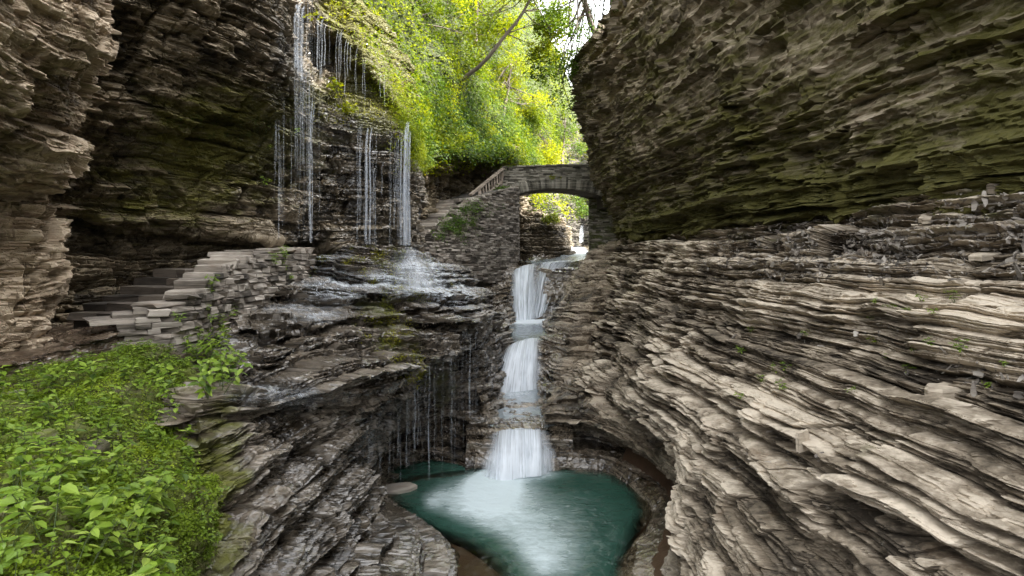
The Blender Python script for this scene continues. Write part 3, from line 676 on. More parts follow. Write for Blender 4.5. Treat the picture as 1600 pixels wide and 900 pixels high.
# stone arch bridge
br = empty('stone_bridge', P(862, 262, 35)); tag(br, 'small stone arch bridge with a solid parapet crossing the gorge', 'bridge')
O = Vector(br.location)
BA, BB = V3(784, 262, 33.6), V3(962, 255, 34.6); u = BB - BA; u.z = 0; BL = u.length; u.normalize(); nb = Vector((u.y, -u.x, 0))
def bp(t, z, off=0): v = BA + u * (BL * t) - nb * off; v.z = z; return v
tz = lambda t: np.interp(t, [0, 1], [zpx(261.5, 33.6), zpx(255, 34.6)])
t0, t1 = .09, .90          # arch springings
zc, zs0, zs1 = zpx(294.5, 34), zpx(307, 33.8), zpx(308, 34.4)
arc = lambda t: (zc - (zc - (zs0 if t < .5 else zs1)) * abs((t - (t0 + t1) / 2) / ((t1 - t0) / 2)) ** 2.2)
RINGH = .62
for off, nm in ((0, 'near'), (2.3, 'far')):
    mb = MB(); nV = 46                       # voussoirs
    for i in range(nV):
        t = t0 + (t1 - t0) * (i + .5) / nV; e = .01
        tg = (bp(t + e, arc(t + e)) - bp(t - e, arc(t - e))).normalized(); up = Vector((0, 0, 1)) - tg * tg.z; up.normalize()
        hh = RINGH * random.uniform(.44, .54)
        o = bp(t, arc(t), off) + up * hh + nb * (.06 if off == 0 else -.06) * random.uniform(.2, 1.2)
        mb.stone(o, tg * (BL * (t1 - t0) / nV / 2 * .93), nb * .16, up * hh, .07)
    local(mb).build('arch_ring', M['bridge_stone'], br)
    mb = MB(); course_wall(mb, bp(0, 0, off), bp(1, 0, off), lambda t: (arc(t) + RINGH * .9) if t0 < t < t1 else min(zs0, zs1) - .4, lambda t: tz(t) - .06, ch=(.06, .11), ln=(.2, .6), depth=.16)
    local(mb).build('parapet', M['bridge_stone'], br)
    mb = MB(); s = 0
    while s < BL:
        w = random.uniform(.5, .9); t = min(1, (s + w / 2) / BL)
        mb.stone(bp(t, tz(t) - .02, off), u * w * .49, nb * .26, Vector((0, 0, .05)), .05); s += w
    local(mb).build('coping', M['bridge_stone'], br)
mb = MB(); nq = 40
for i in range(nq):
    a, b = i / nq, (i + 1) / nq
    def low(t): return arc(t) + .05 if t0 <= t <= t1 else min(zs0, zs1) - .6
    for o1, o2, hi in ((.13, .30, None), (2.0, 2.17, None), (.30, 2.0, 1)):
        top = (lambda t: tz(t) - .12) if hi is None else (lambda t: tz(t) - 1.05)
        if a < t0 < b or a < t1 < b: continue
        mb.hexa([bp(a, low((a + b) / 2 + (a - b) * .49), o1), bp(b, low((a + b) / 2 - (a - b) * .49), o1), bp(b, low((a + b) / 2 - (a - b) * .49), o2), bp(a, low((a + b) / 2 + (a - b) * .49), o2),
                 bp(a, top(a), o1), bp(b, top(b), o1), bp(b, top(b), o2), bp(a, top(a), o2)])
local(mb).build('deck', M['mortar'], br)

# right abutment wall
ab = MB(); course_wall(ab, V3(928, 395, 36.5), V3(990, 395, 35.0), lambda t: zpx(392, 36), lambda t: zpx(290, 36), depth=.3, out=(-.3, -1, 0))
course_wall(ab, V3(929, 395, 39), V3(928, 395, 36.5), lambda t: zpx(392, 36), lambda t: zpx(290, 36), depth=.3, out=(-1, 0, 0))
o = ab.build('abutment_wall', M['drystone']); tag(o, 'mossy rubble abutment wall carrying the right end of the bridge', 'stone wall')
o.data.attributes['moss'].data.foreach_set('value', np.full(len(ab.v), .55, np.float32))

# path along the cliff: wet brown flagstones
pth = []
edge = [(-330, 640, 6.8), (-150, 605, 8.0), (0, 573, 9.0), (60, 556, 9.5), (110, 541, 10.0), (160, 527, 10.5), (205, 512, 11.1)]
inner = [(-420, 600, 9.0), (-240, 570, 10.0), (-60, 542, 11.2), (30, 528, 11.8), (90, 515, 12.3), (150, 505, 12.9), (195, 497, 13.4)]
cols = []
for e, i in zip(edge, inner):
    e, i = Vector(P(*e)), Vector(P(*i)); e.z = i.z = (e.z + i.z) / 2
    cols.append([tuple(e + Vector((0, -.02, -.9))), tuple(e + Vector((0, 0, -.05))), tuple(e.lerp(i, .1)), tuple(e.lerp(i, .5)), tuple(i), tuple(i.lerp(e, -.6) + Vector((0, 0, .1)))])
rock('path', cols, 300, 130, M['path_stone'], 'wet brown flagstone path following the foot of the left cliff', amp=.16, seed=121, lump=.05, toward=(0, 5, 8), pix=False, key='PA', zflat=1, cat='path',
     wet=lambda x, y, z: .5 + 0 * x, scales=[(.33, .7, .14), (.12, .5, .14), (.05, .3, .06)])

# dark inner stairs against the cliff
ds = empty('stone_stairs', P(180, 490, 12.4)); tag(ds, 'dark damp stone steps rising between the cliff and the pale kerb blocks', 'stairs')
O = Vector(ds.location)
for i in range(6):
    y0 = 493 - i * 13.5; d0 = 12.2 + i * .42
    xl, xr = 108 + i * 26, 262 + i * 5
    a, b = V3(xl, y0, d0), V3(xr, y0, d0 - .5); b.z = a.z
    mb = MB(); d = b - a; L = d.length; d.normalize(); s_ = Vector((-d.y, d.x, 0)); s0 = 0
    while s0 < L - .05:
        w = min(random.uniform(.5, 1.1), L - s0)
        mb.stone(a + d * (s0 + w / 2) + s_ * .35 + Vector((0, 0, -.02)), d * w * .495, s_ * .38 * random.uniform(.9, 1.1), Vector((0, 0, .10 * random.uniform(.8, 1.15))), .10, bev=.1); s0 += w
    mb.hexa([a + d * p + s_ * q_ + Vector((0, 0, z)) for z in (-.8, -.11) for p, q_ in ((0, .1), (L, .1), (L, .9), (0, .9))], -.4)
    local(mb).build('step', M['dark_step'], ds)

# retaining wall with pale stepped kerb blocks
rw = empty('retaining_wall', P(300, 470, 12)); tag(rw, 'pale rubble retaining wall topped with stepped kerb blocks beside the path', 'stone wall')
O = Vector(rw.location)
Wp = [V3(196, 505, 11.0), V3(262, 475, 11.4), V3(300, 450, 12.1), V3(345, 415, 13.6), V3(400, 396, 15.4), V3(478, 388, 18.3)]
tops = [498, 474, 440, 408, 393, 386]; bots = [560, 590, 560, 520, 500, 440]
mb = MB()
for k in range(5):
    A, B = Wp[k], Wp[k + 1]
    za, zb = zpx(tops[k], A.y) - .06, zpx(tops[k + 1], B.y) - .06
    ya, yb = zpx(bots[k], A.y), zpx(bots[k + 1], B.y)
    course_wall(mb, A, B, lambda t: ya + (yb - ya) * t, lambda t: za + (zb - za) * t, ch=(.09, .2), ln=(.18, .55), depth=.26, j=.16)
local(mb).build('rubble_face', M['drystone'], rw)
mb = MB()
for k in range(5):
    A, B = Wp[k], Wp[k + 1]; n_ = Vector((-(B - A).y, (B - A).x, 0)).normalized()
    za, zb = zpx(tops[k], A.y) - .34, zpx(tops[k + 1], B.y) - .34
    f = lambda p, z, o: Vector((p.x, p.y, z)) + n_ * o
    mb.hexa([f(A, za - 2.2, .1), f(B, zb - 1.6, .1), f(B, zb - 1.6, .5), f(A, za - 2.2, .5), f(A, za, .1), f(B, zb, .1), f(B, zb, .5), f(A, za, .5)])
local(mb).build('core', M['mortar'], rw)
blocks = [(186, 497, 11.0, .5), (215, 489, 11.2, .45), (243, 480, 11.35, .42), (268, 471, 11.5, .40), (284, 452, 11.8, .29), (299, 437, 12.2, .29), (313, 424, 12.6, .30), (327, 413, 13.1, .30), (340, 405, 13.6, .4), (358, 398, 14.2, .42), (382, 394, 14.9, .5),
          (405, 391.5, 15.6, .5), (428, 389.5, 16.4, .5), (450, 388, 17.2, .5), (472, 386.5, 18, .5)]
for i, (px, py, d, hw) in enumerate(blocks):
    c = V3(px, py, d); nx = V3(*blocks[min(i + 1, len(blocks) - 1)][:3]); pv = V3(*blocks[max(i - 1, 0)][:3]); dd = nx - pv; dd.z = 0; dd.normalize(); s_ = Vector((-dd.y, dd.x, 0))
    mb = MB(); h = .12 if 3 < i < 10 else .06
    if 3 < i < 10: dd, s_ = Vector((.92, .25, 0)).normalized(), Vector((-.25, .92, 0)).normalized()
    mb.stone(c + s_ * .3 + Vector((0, 0, -h)), dd * hw * (.95 if not 3 < i < 10 else 1.0), s_ * .42, Vector((0, 0, h * random.uniform(.7, 1.2))), .13, tone=random.uniform(-.4, .5), bev=.13)
    local(mb).build('kerb_block', M['step_stone'], rw)

# ------------------------------------------------------------------ water
def water_mat(name, deep, foamcol, teal, rough=.08, bs=.35, sc=(3, 3, 3)):
    k = NT(name)
    foam, shal = k.attr('foam'), k.attr('shallow')
    n1 = k.math('MULTIPLY_ADD', k.noise(k.pos(sc[0] * 2.4, sc[1] * 3.4, 2), 1.3, 6, .72, .8), .62, k.math('MULTIPLY', k.noise(k.pos(*sc), 1.0, 4, .6, .4), .38)); n2 = k.noise(k.pos(sc[0] * .5, sc[1] * .5, 1), 1.0, 4, .6, .5)
    f = k.math('MULTIPLY', k.ramp(foam, [(.15, 0.0), (.75, 1.0)]), k.ramp(k.math('MULTIPLY_ADD', foam, .60, k.math('MULTIPLY', n1, .60)), [(.56, 0.0), (.78, .26), (1.0, 1.0)]), clamp=True)
    c = k.mix(n2, tuple(a * .7 for a in deep), tuple(a * 1.3 for a in deep))
    milk = k.math('MULTIPLY', k.math('MULTIPLY', foam, k.ramp(n2, [(.3, .35), (.7, 1.0)])), .85, clamp=True)
    c = k.mix(milk, c, teal)
    c = k.mix(f, c, foamcol)
    b = k.n('BsdfPrincipled'); k.link(c, b.inputs['Base Color'])
    k.link(k.math('MULTIPLY_ADD', f, .5, rough), b.inputs['Roughness']); b.inputs['IOR'].default_value = 1.33
    h = k.math('ADD', k.noise(k.pos(sc[0], sc[1], 1), 1.6, 4, .6, .8), k.math('MULTIPLY', k.noise(k.pos(sc[0] * 3, sc[1] * 3, 1), 1.6, 3, .6), .4))
    nb_ = k.bump(h, bs, .05); k.link(nb_, b.inputs['Normal'])
    clear = k.n('MixShader'); tr = k.n('BsdfTransparent'); tr.inputs[0].default_value = (.80, .78, .70, 1)
    gl = k.n('BsdfGlossy'); gl.inputs['Roughness'].default_value = .08; k.link(nb_, gl.inputs['Normal'])
    fr = k.n('Fresnel'); fr.inputs[0].default_value = 1.33; k.link(nb_, fr.inputs['Normal'])
    k.link(fr.outputs[0], clear.inputs[0]); k.link(tr.outputs[0], clear.inputs[1]); k.link(gl.outputs[0], clear.inputs[2])
    m = k.n('MixShader'); k.link(k.math('MULTIPLY', shal, k.math('SUBTRACT', 1.0, f), clamp=True), m.inputs[0]); k.link(b.outputs[0], m.inputs[1]); k.link(clear.outputs[0], m.inputs[2])
    return k.done(m.outputs[0])

def fall_mat(name, su, sv, dens=1.0, col=(.88, .94, 1.0)):
    """blurred falling water: dense streaks along v, gaps between"""
    k = NT(name)
    uv = k.n('UVMap', uv_map='UVMap').outputs[0]
    def sc(a, b):
        nd = k.n('VectorMath', operation='MULTIPLY'); k.link(uv, nd.inputs[0]); nd.inputs[1].default_value = (a, b, 1); return nd.outputs[0]
    n1 = k.noise(sc(su, sv), 1.0, 4, .6); n2 = k.noise(sc(su * 4, sv * .6), 1.0, 3, .6)
    t = k.math('ADD', k.math('MULTIPLY', n1, .6), k.math('MULTIPLY', n2, .4))
    a = k.ramp(t, [(.38, 0.0), (.62, 1.0)])
    dens_a = k.attr('dens')
    a = k.math('MULTIPLY', k.math('ADD', k.math('MULTIPLY', a, .80), .22), k.math('MULTIPLY', dens_a, dens), clamp=True)
    d = k.n('BsdfPrincipled'); d.inputs['Roughness'].default_value = .45
    k.link(k.mix(t, tuple(c * .86 for c in col), col), d.inputs['Base Color'])
    tl = k.n('BsdfTranslucent'); tl.inputs[0].default_value = col + (1,)
    m0 = k.n('MixShader'); m0.inputs[0].default_value = .15; k.link(d.outputs[0], m0.inputs[1]); k.link(tl.outputs[0], m0.inputs[2])
    m = k.n('MixShader'); k.link(a, m.inputs[0]); k.link(k.n('BsdfTransparent').outputs[0], m.inputs[1]); k.link(m0.outputs[0], m.inputs[2])
    return k.done(m.outputs[0])

M['pool'] = water_mat('pool_water', (.018, .056, .038), (.60, .70, .72), (.090, .170, .152), bs=.45, sc=(1.6, 2.6, 2))
M['stream'] = water_mat('stream_water', (.05, .075, .085), (.78, .85, .90), (.35, .42, .46), bs=.5, sc=(3, 2, 2))
M['fall'] = fall_mat('white_water', 7, .55)
M['thread'] = fall_mat('water_thread', 30, .7, .62, (.78, .84, .92))

def in_poly(x, y, poly):
    r = np.zeros(x.shape, bool); n = len(poly)
    for i in range(n):
        (x1, y1), (x2, y2) = poly[i], poly[(i + 1) % n]
        c = ((y1 > y) != (y2 > y)) & (x < (x2 - x1) * (y - y1) / (y2 - y1 + 1e-12) + x1); r ^= c
    return r
def dist_poly(x, y, pts):
    d = np.full(x.shape, 1e9)
    for (x1, y1), (x2, y2) in zip(pts[:-1], pts[1:]):
        t = np.clip(((x - x1) * (x2 - x1) + (y - y1) * (y2 - y1)) / ((x2 - x1) ** 2 + (y2 - y1) ** 2), 0, 1)
        d = np.minimum(d, np.hypot(x - x1 - t * (x2 - x1), y - y1 - t * (y2 - y1)))
    return d
nx, ny = 300, 360
X, Y = np.meshgrid(np.linspace(-5, 5, nx), np.linspace(6.5, 17.6, ny))
def g2(px, py, rx, ry):
    u = X / Y * F + HX; w = HY + 6 / Y * F
    return np.exp(-((u - px) / rx) ** 2 - ((w - py) / ry) ** 2)
rimR = [(1.1, 16.5), (2.84, 16.0), (3.4, 14.6), (3.3, 13.5), (2.75, 12.3), (2.25, 11.25), (2.15, 10.2), (1.9, 8)]
rimL = [(-3.4, 15.2), (-3.02, 14.0), (-2.35, 13.1), (-1.45, 12.4), (-.75, 11.7), (-.25, 11.0), (-.1, 10.2), (-.15, 8)]
back = [(-3.4, 15.0), (-2.5, 15.6), (-.7, 16.2), (1.1, 16.5)]
wob = .12 * fbm(X * 1.2, Y * 1.2, X * 0, 2, 5)
sh = np.maximum(1 - sstep(.05, .45, dist_poly(X, Y, rimR) + wob), 1 - sstep(.0, .4, dist_poly(X, Y, rimL) + wob))
inside_apron = in_poly(X, Y, rimL + [(-4.5, 8), (-4.5, 15.2)])
sh = np.where(inside_apron, 1.0, sh); sh = np.maximum(sh, .8 * (1 - sstep(0, .3, dist_poly(X, Y, back))))
foam = (1.6 * g2(772, 754, 34, 17) + 1.1 * g2(825, 740, 50, 9) + .55 * g2(770, 772, 75, 34) + .50 * g2(850, 850, 85, 55) + .55 * g2(840, 895, 75, 40) + .42 * g2(730, 790, 80, 45) + .55 * g2(800, 815, 150, 75)
        + .42 * np.exp(-((X / Y * F + HX - (700 - .9 * ((HY + 6 / Y * F) - 755))) / 24) ** 2) * g2(660, 785, 60, 32))
foam = foam * np.where(inside_apron, .2, .2 + .8 * sstep(0, 1.0, dist_poly(X, Y, rimL) + wob))
Z = np.full_like(X, -6.0) + .012 * fbm(X * 3, Y * 4, X * 0, 3, 9) + .03 * g2(772, 748, 40, 20)
o = mesh_np('pool_water', np.stack([X, Y, Z], -1), 4, grid_loops(ny, nx), M['pool'], True, {'foam': foam, 'shallow': sh})
tag(o, 'round green plunge pool streaked with white foam', 'pool', kind='structure')
# pool floor: shallow brown shelf round a deep hole
dR = dist_poly(X, Y, rimR + rimL[::-1] + [(1.1, 16.5)])
inn = in_poly(X, Y, back + rimR[1:] + rimL[::-1][:-1])
bedz = -6.07 - np.where(inn, np.minimum(1.6, dR * 1.3), 0) - np.where(inside_apron, .03, 0)
sl = (slice(None, None, 2), slice(None, None, 2))
Xb, Yb, Zb = X[sl], Y[sl], bedz[sl]
M['poolbed'] = simple_mat('brown_algae_rock', (.040, .024, .014), (.105, .062, .036), .35, (1.4, 1.4, 1.4), .4, .02)
o = mesh_np('pool_bed', np.stack([Xb, Yb, Zb + .03 * fbm(Xb * 2, Yb * 2, Xb * 0, 3, 4)], -1), 4, grid_loops(*Xb.shape), M['poolbed'], True)
tag(o, 'brown algae-coated rock floor of the plunge pool', 'pool bed', kind='structure')
# brown bare bank on the right of the pool
bk = []
for a, b, c in zip(rimR[1:], [(3.1, 16.2), (3.75, 14.7), (3.72, 13.4), (3.35, 12.0), (3.0, 10.9), (2.9, 9.8), (2.7, 8)], range(9)):
    A, B = Vector((a[0], a[1], -6.12)), Vector((b[0], b[1], -5.72)); C = B + (B - A) * .8 + Vector((0, 0, .1))
    bk.append([tuple(A + (A - B) * .5 - Vector((0, 0, .4))), tuple(A), tuple(A.lerp(B, .5) + Vector((0, 0, -.03))), tuple(B), tuple(C)])
g = grid(bk, 160, 60, False)
g[..., 2] += .03 * fbm(g[..., 0] * 2, g[..., 1] * 2, g[..., 2], 3, 14)
o = mesh_np('pool_bank', g, 4, grid_loops(60, 160), M['poolbed'], True)
tag(o, 'smooth brown mud-coloured rock bank at the right edge of the pool', 'bank', kind='structure')

# flat water between the cascades
def flat_water(pts, label, foamf, nu=90, nv=60, mat='stream', wav=.03):
    g = grid(pts, nu, nv); x, y, z = g[..., 0], g[..., 1], g[..., 2]
    g[..., 2] += wav * fbm(x * 2.5, y * 2, z, 3, 3)
    u = x / y * F + HX; w = HY - z / y * F
    o = mesh_np('stream_water', g, 4, grid_loops(nv, nu), M[mat], True, {'foam': foamf(u, w), 'shallow': .35 * np.ones_like(u)})
    return tag(o, label, 'stream', kind='structure')
G = lambda u, w, px, py, rx, ry: np.exp(-((u - px) / rx) ** 2 - ((w - py) / ry) ** 2)
flat_water([[(735, 597, 22.3), (750, 625, 20.2), (755, 645, 18.6), (758, 664, 17.1)], [(770, 596, 22.3), (780, 628, 20), (780, 648, 18.3), (780, 668, 16.95)],
            [(815, 596, 22.3), (815, 628, 20), (815, 648, 18.3), (815, 668, 16.9)], [(845, 596, 22.3), (850, 628, 20), (852, 648, 18.4), (850, 668, 16.9)], [(870, 596, 22.3), (880, 628, 20), (880, 648, 18.6), (875, 664, 17.1)]],
           'foam-streaked water between the lowest and the middle cascade', lambda u, w: 1.1 * G(u, w, 800, 600, 45, 14) + .45 * G(u, w, 805, 640, 60, 30) + .35)
flat_water([[(770, 498, 28.3), (775, 510, 26), (765, 520, 24.4), (765, 531, 23.2)], [(800, 499, 28.3), (800, 511, 26), (800, 521, 24.4), (800, 534, 23)], [(830, 499, 28.3), (826, 511, 26), (825, 521, 24.4), (822, 534, 23)],
            [(862, 498, 28.3), (858, 510, 26), (855, 520, 24.4), (850, 531, 23.2)]],
           'short calm run of water below the tallest cascade', lambda u, w: 1.2 * G(u, w, 825, 500, 40, 7) + .42)
flat_water([[(880, 393, 41), (880, 397, 38.5), (868, 403, 35), (820, 409, 31.6)], [(900, 393.3, 41), (900, 397.4, 38.5), (888, 404, 35), (840, 412, 31)], [(914, 393.3, 41), (914, 397.4, 38.5), (905, 404, 35), (880, 410, 31.5)], [(925, 393, 41), (925, 397, 38.5), (918, 403, 35), (905, 408, 32.4)]],
           'pale shallow water sliding toward the tallest cascade', lambda u, w: .75 + .3 * G(u, w, 905, 396, 20, 5))

def cascade(label, top, bot, layers=3, bulge=.25, nu=120, nv=60, mat='fall', dens=1.0, curve=2.0, group=None, edge=.30):
    """curtain of white water from a lip polyline to a foot polyline"""
    T = cr(np.array([P(*p) for p in top]), nu); B = cr(np.array([P(*p) for p in bot]), nu)
    vs, lp, uvs, dn = [], [], [], []
    L = np.linalg.norm(np.diff(T, axis=0), axis=1).sum()
    for k in range(layers):
        v = np.linspace(0, 1, nv)[:, None, None]
        uu = np.linspace(0, 1, nu)
        h = v
        r = v ** (1 / curve)                            # horizontal travel runs ahead of the drop
        p = np.empty((nv, nu, 3)); p[..., :2] = T[None, :, :2] + (B - T)[None, :, :2] * r; p[..., 2] = T[None, :, 2] + (B - T)[None, :, 2] * h[..., 0]
        n1 = vn(uu * L * 2.2 + k * 13, np.zeros(nu), np.full(nu, k * 3.1), 7) ; n2 = vn(uu * L * 7 + k * 5, np.zeros(nu), np.full(nu, 9.), 8)
        vv = v[..., 0]; stp = .10 * bulge * np.sin(vv * 9 + 2 * n1[None]) 
        out = stp + (bulge * (.4 * n1 + .18 * n2) + k * .06) * np.minimum(1, v[..., 0] * 3)
        p[..., 1] -= out
        p[..., 0] += .03 * n1 * v[..., 0]
        vs.append(p.reshape(-1, 3)); lp.append(grid_loops(nv, nu) + k * nv * nu)
        U = np.broadcast_to(uu[None] * L + k * 3.7, (nv, nu)); Vv = np.broadcast_to(v[..., 0] * np.linalg.norm(B - T, axis=1).mean(), (nv, nu))
        uvs.append(np.stack([U, Vv], -1).reshape(-1, 2))
        UU, VV = np.meshgrid(uu, v.ravel()); wb = .10 * vn(VV * 1.6 + k * 7, UU * 0, UU * 0 + k, 31) + .05 * vn(VV * 4, UU * 0, UU * 0 + k, 32)
        e = sstep(0, edge, UU - .03 + wb) * sstep(0, edge, .97 - UU + wb * .9)
        gap = .62 + .7 * sstep(-.35, .25, vn(UU * L * 2.6 + k * 3, VV * 1.1, UU * 0 + k, 33) + .35 * VV)
        dn.append((e * gap * (.65 + .6 * VV) * dens).ravel())
    o = mesh_np('waterfall', np.concatenate(vs), 4, np.concatenate(lp), M[mat], True, {'dens': np.concatenate(dn)}, uv=np.concatenate(uvs))
    return tag(o, label, 'waterfall', group)

cascade('lowest broad white cascade dropping into the green pool', [(762, 674, 16.9), (785, 671, 16.8), (815, 669, 16.8), (840, 669, 16.8), (860, 672, 16.9)], [(750, 752, 15.6), (780, 750, 15.45), (815, 744, 15.6), (842, 740, 15.75), (872, 735, 16)], bulge=.22)
cascade('middle white cascade between the two stepped rock banks', [(786, 545, 22.8), (802, 536, 22.9), (820, 530, 23), (835, 528, 23), (850, 530, 23.1)], [(752, 611, 21.2), (780, 613, 21.1), (808, 611, 21.2), (830, 608, 21.4), (850, 603, 21.7)], bulge=.2, curve=1.7)
cascade('tallest white cascade pouring straight down beside a dark rock step', [(796, 428, 30.0), (806, 420, 30.3), (818, 415, 30.6), (832, 412, 30.9), (846, 411, 31.2)], [(797, 503, 28.4), (806, 504, 28.2), (816, 504, 28.2), (826, 503, 28.3), (838, 500, 28.5)], bulge=.25, curve=2.6)
cascade('slanting fan of thinner white water sliding left over a dark rock face below the bridge', [(836, 411, 31.0), (855, 409, 31.4), (875, 407, 32), (896, 406, 32.8), (914, 406, 33.4)], [(826, 500, 28.5), (835, 498, 28.7), (843, 495, 28.9), (850, 488, 29.1), (858, 470, 29.5)], bulge=.3, curve=2.0, dens=.72)
cascade('tiny white cascade under the bridge at the head of the run', [(886, 387, 41), (900, 386, 41), (916, 386, 41)], [(884, 395, 40), (900, 396, 39.6), (920, 395, 40)], layers=2, bulge=.1, nu=50, nv=16)
cascade('narrow far trickle between pale boulders beyond the bridge', [(906, 352, 50), (910, 352, 50), (913, 352, 50)], [(904, 378, 45), (908, 379, 45), (912, 378, 45)], layers=1, bulge=.1, nu=24, nv=16, dens=.22)

def threads(label, items, group='thin waterfalls over the ledges', bulge=0):
    """curtain of separate falling threads: (px top, py top, depth, py bottom, width px, density)"""
    vs, lp, uvs, dn = [], [], [], []; c = 0
    for px, py, d, pb, w, de in items:
        n = 14; wd = w / F * d
        x0, y0, z0 = P(px, py, d); z1 = zpx(pb, d)
        for a in (0, 1):      # two crossed ribbons give the thread body
            for i in range(n):
                t = i / (n - 1); z = z0 + (z1 - z0) * t; ww = wd * (.75 + .5 * t) / 2
                yy = y0 - .25 * min(1, t * 4) ** .5
                xo = .012 * math.sin(t * 9 + px)
                for s in (-1, 1):
                    vs.append((x0 + xo + (s * ww if a == 0 else 0), yy + (s * ww if a else 0), z))
                    uvs.append((px * .37 + s * wd * .5, t * abs(z1 - z0))); dn.append(de * (1.0 if i else .4) * (.65 if i == n - 1 else 1))
            for i in range(n - 1):
                b = c + i * 2; lp += [b, b + 1, b + 3, b + 2]
            c += 2 * n
    o = mesh_np('waterfall', np.array(vs), 4, np.array(lp), M['thread'], True, {'dens': dn}, uv=np.array(uvs))
    return tag(o, label, 'waterfall', group)
R = random.Random(5)
it = []
for k in range(44):
    px = R.choice([436, 443, 452, 468, 475, 488, 494]) + R.gauss(0, 7); a = R.choice([-60, -60, -20, 90, 150]); it.append((px, a + R.uniform(-10, 20), 16.5 if a < 60 else 17.2, R.uniform(200, 380), R.uniform(.4, 1.1), R.uniform(.12, .42)))
it += [(441, -40, 16.6, 375, 1.6, .5), (470, 5, 17.0, 120, 6, .65), (476, 10, 17.1, 130, 5, .6), (466, 0, 17, 118, 4, .6), (489, 155, 18.0, 380, 2.6, .75), (478, 118, 17, 260, 2, .5), (492, 160, 18.0, 380, 1.5, .6)]
threads('tall loose strand of thin water threads falling down the dark cliff past moss', it)
it = []
for k in range(52):
    px = R.choice([566, 572, 578, 584, 598, 610, 622, 630, 634, 638]) + R.gauss(0, 6); it.append((px, np.interp(px, [560, 610, 640], [192, 208, 212]) + (R.uniform(20, 100) if R.random() < .35 else 0), np.interp(px, [560, 600, 640], [19.4, 20.1, 21.0]), R.uniform(300, 384) if k % 3 else 383, R.uniform(.4, 1.5), R.uniform(.12, .5)))
it += [(637, 190, 21.0, 384, 7, .9), (634, 200, 20.9, 384, 5, .85), (641, 205, 21, 384, 4, .8), (628, 205, 20.8, 384, 3, .7), (575, 200, 19.6, 382, 3.5, .75), (581, 200, 19.7, 382, 2.5, .7)]
threads('bright bundle of white water threads landing beside the stone stairs', it)
it = []
for k in range(26):
    px = R.uniform(492, 605); it.append((px, np.interp(px, [480, 530, 605], [12, 45, 122]) + R.uniform(-4, 6), np.interp(px, [480, 530, 600], [19, 20.5, 21.2]), np.interp(px, [480, 540, 605], [118, 150, 172]) + R.uniform(-55, 5), R.uniform(.4, 1.2), R.uniform(.15, .45)))
threads('short veil of fine threads dripping inside the recess below the sloping rim', it)
it = []
for k in range(64):
    px = R.uniform(568, 758); yt = np.interp(px, [560, 650, 700, 740, 760], [622, 585, 552, 510, 495]); dd = np.interp(px, [560, 650, 700, 740, 760], [12.6, 14.4, 15.9, 17.6, 19.2])
    it.append((px, yt + 2, dd + .1, R.uniform(640, 750) if px > 640 else R.uniform(690, 760), R.uniform(.4, 1.2), R.uniform(.10, .38)))
it += [(651, 584, 14.5, 700, 2.2, .6), (672, 566, 15, 745, 1.6, .55), (735, 512, 17.6, 690, 2.4, .6), (656, 583, 14.5, 690, 1.5, .5)]
threads('scattered fine drips falling from the undercut shelf into the pool', it)

# water sheet sliding over the shelf steps where the bright threads land
o = cascade('thin bright water sliding over the shelf steps below the strands', [(625, 386, 20.7), (635, 386, 20.8), (645, 386, 20.9), (655, 388, 21.0)], [(600, 446, 18.5), (640, 452, 18.3), (672, 454, 18.6), (712, 456, 19.8)], layers=2, bulge=.1, curve=1.05, dens=.24, group='thin waterfalls over the ledges', edge=.45)
v_, n_, _o = SHEETS['LS']; nvv, nuu = v_.shape[:2]
uf = v_[..., 0] / v_[..., 1] * F + HX; wf_ = HY - v_[..., 2] / v_[..., 1] * F
gg = lambda px, py, rx, ry: np.exp(-((uf - px) / rx) ** 2 - ((wf_ - py) / ry) ** 2)
den = .9 * gg(660, 425, 34, 26) + .75 * gg(690, 450, 45, 18) + .55 * gg(610, 440, 70, 16) + .40 * gg(520, 455, 45, 20) + .35 * gg(480, 490, 50, 14) + .30 * gg(715, 480, 30, 16) + .3 * gg(500, 400, 40, 16) + .25 * gg(450, 620, 80, 16)
den = den * (n_[..., 2] > -.1) * (.4 + .9 * (vn(v_[..., 0] * 1.5, v_[..., 1] * 1.5, v_[..., 2] * 5, 55) > -.1))
q4 = grid_loops(nvv, nuu).reshape(-1, 4); keepf = den.ravel()[q4].max(1) > .06; q4 = q4[keepf]; ids, inv = np.unique(q4, return_inverse=True)
pv = (v_ + n_ * .025).reshape(-1, 3)[ids]
uvf = np.stack([pv[:, 0] * .8 + .5 * pv[:, 1], pv[:, 2] * 1.2], -1)
o = mesh_np('water_film', pv, 4, inv.reshape(-1), M['fall'], True, {'dens': np.clip(den.ravel()[ids], 0, .85)}, uv=uvf)
tag(o, 'thin film of pale water spreading over the steps of the wet rock shelf', 'water', kind='structure')

# flat slab lying in the pool
sb = MB(); c = V3(622, 766, 14.75); c.z = -5.95
ring_ = [(-.46, -.04), (-.28, -.17), (.05, -.16), (.34, -.05), (.47, .07), (.30, .16), (0, .17), (-.34, .11)]
vs = [c + Vector((a, b * 1.6, -.12)) for a, b in ring_] + [c + Vector((a * 1.02, b * 1.6, .03)) for a, b in ring_] + [c + Vector((a * .88, b * 1.35, .06 + .02 * math.sin(3 * a))) for a, b in ring_]
n = len(ring_)
sb.add(vs, [tuple(range(2 * n, 3 * n))] + [(r * n + i, r * n + (i + 1) % n, (r + 1) * n + (i + 1) % n, (r + 1) * n + i) for r in (0, 1) for i in range(n)], .6)
o = sb.build('rock_slab', M['step_stone']); tag(o, 'pale flat rock slab lying at the left edge of the pool', 'rock slab')
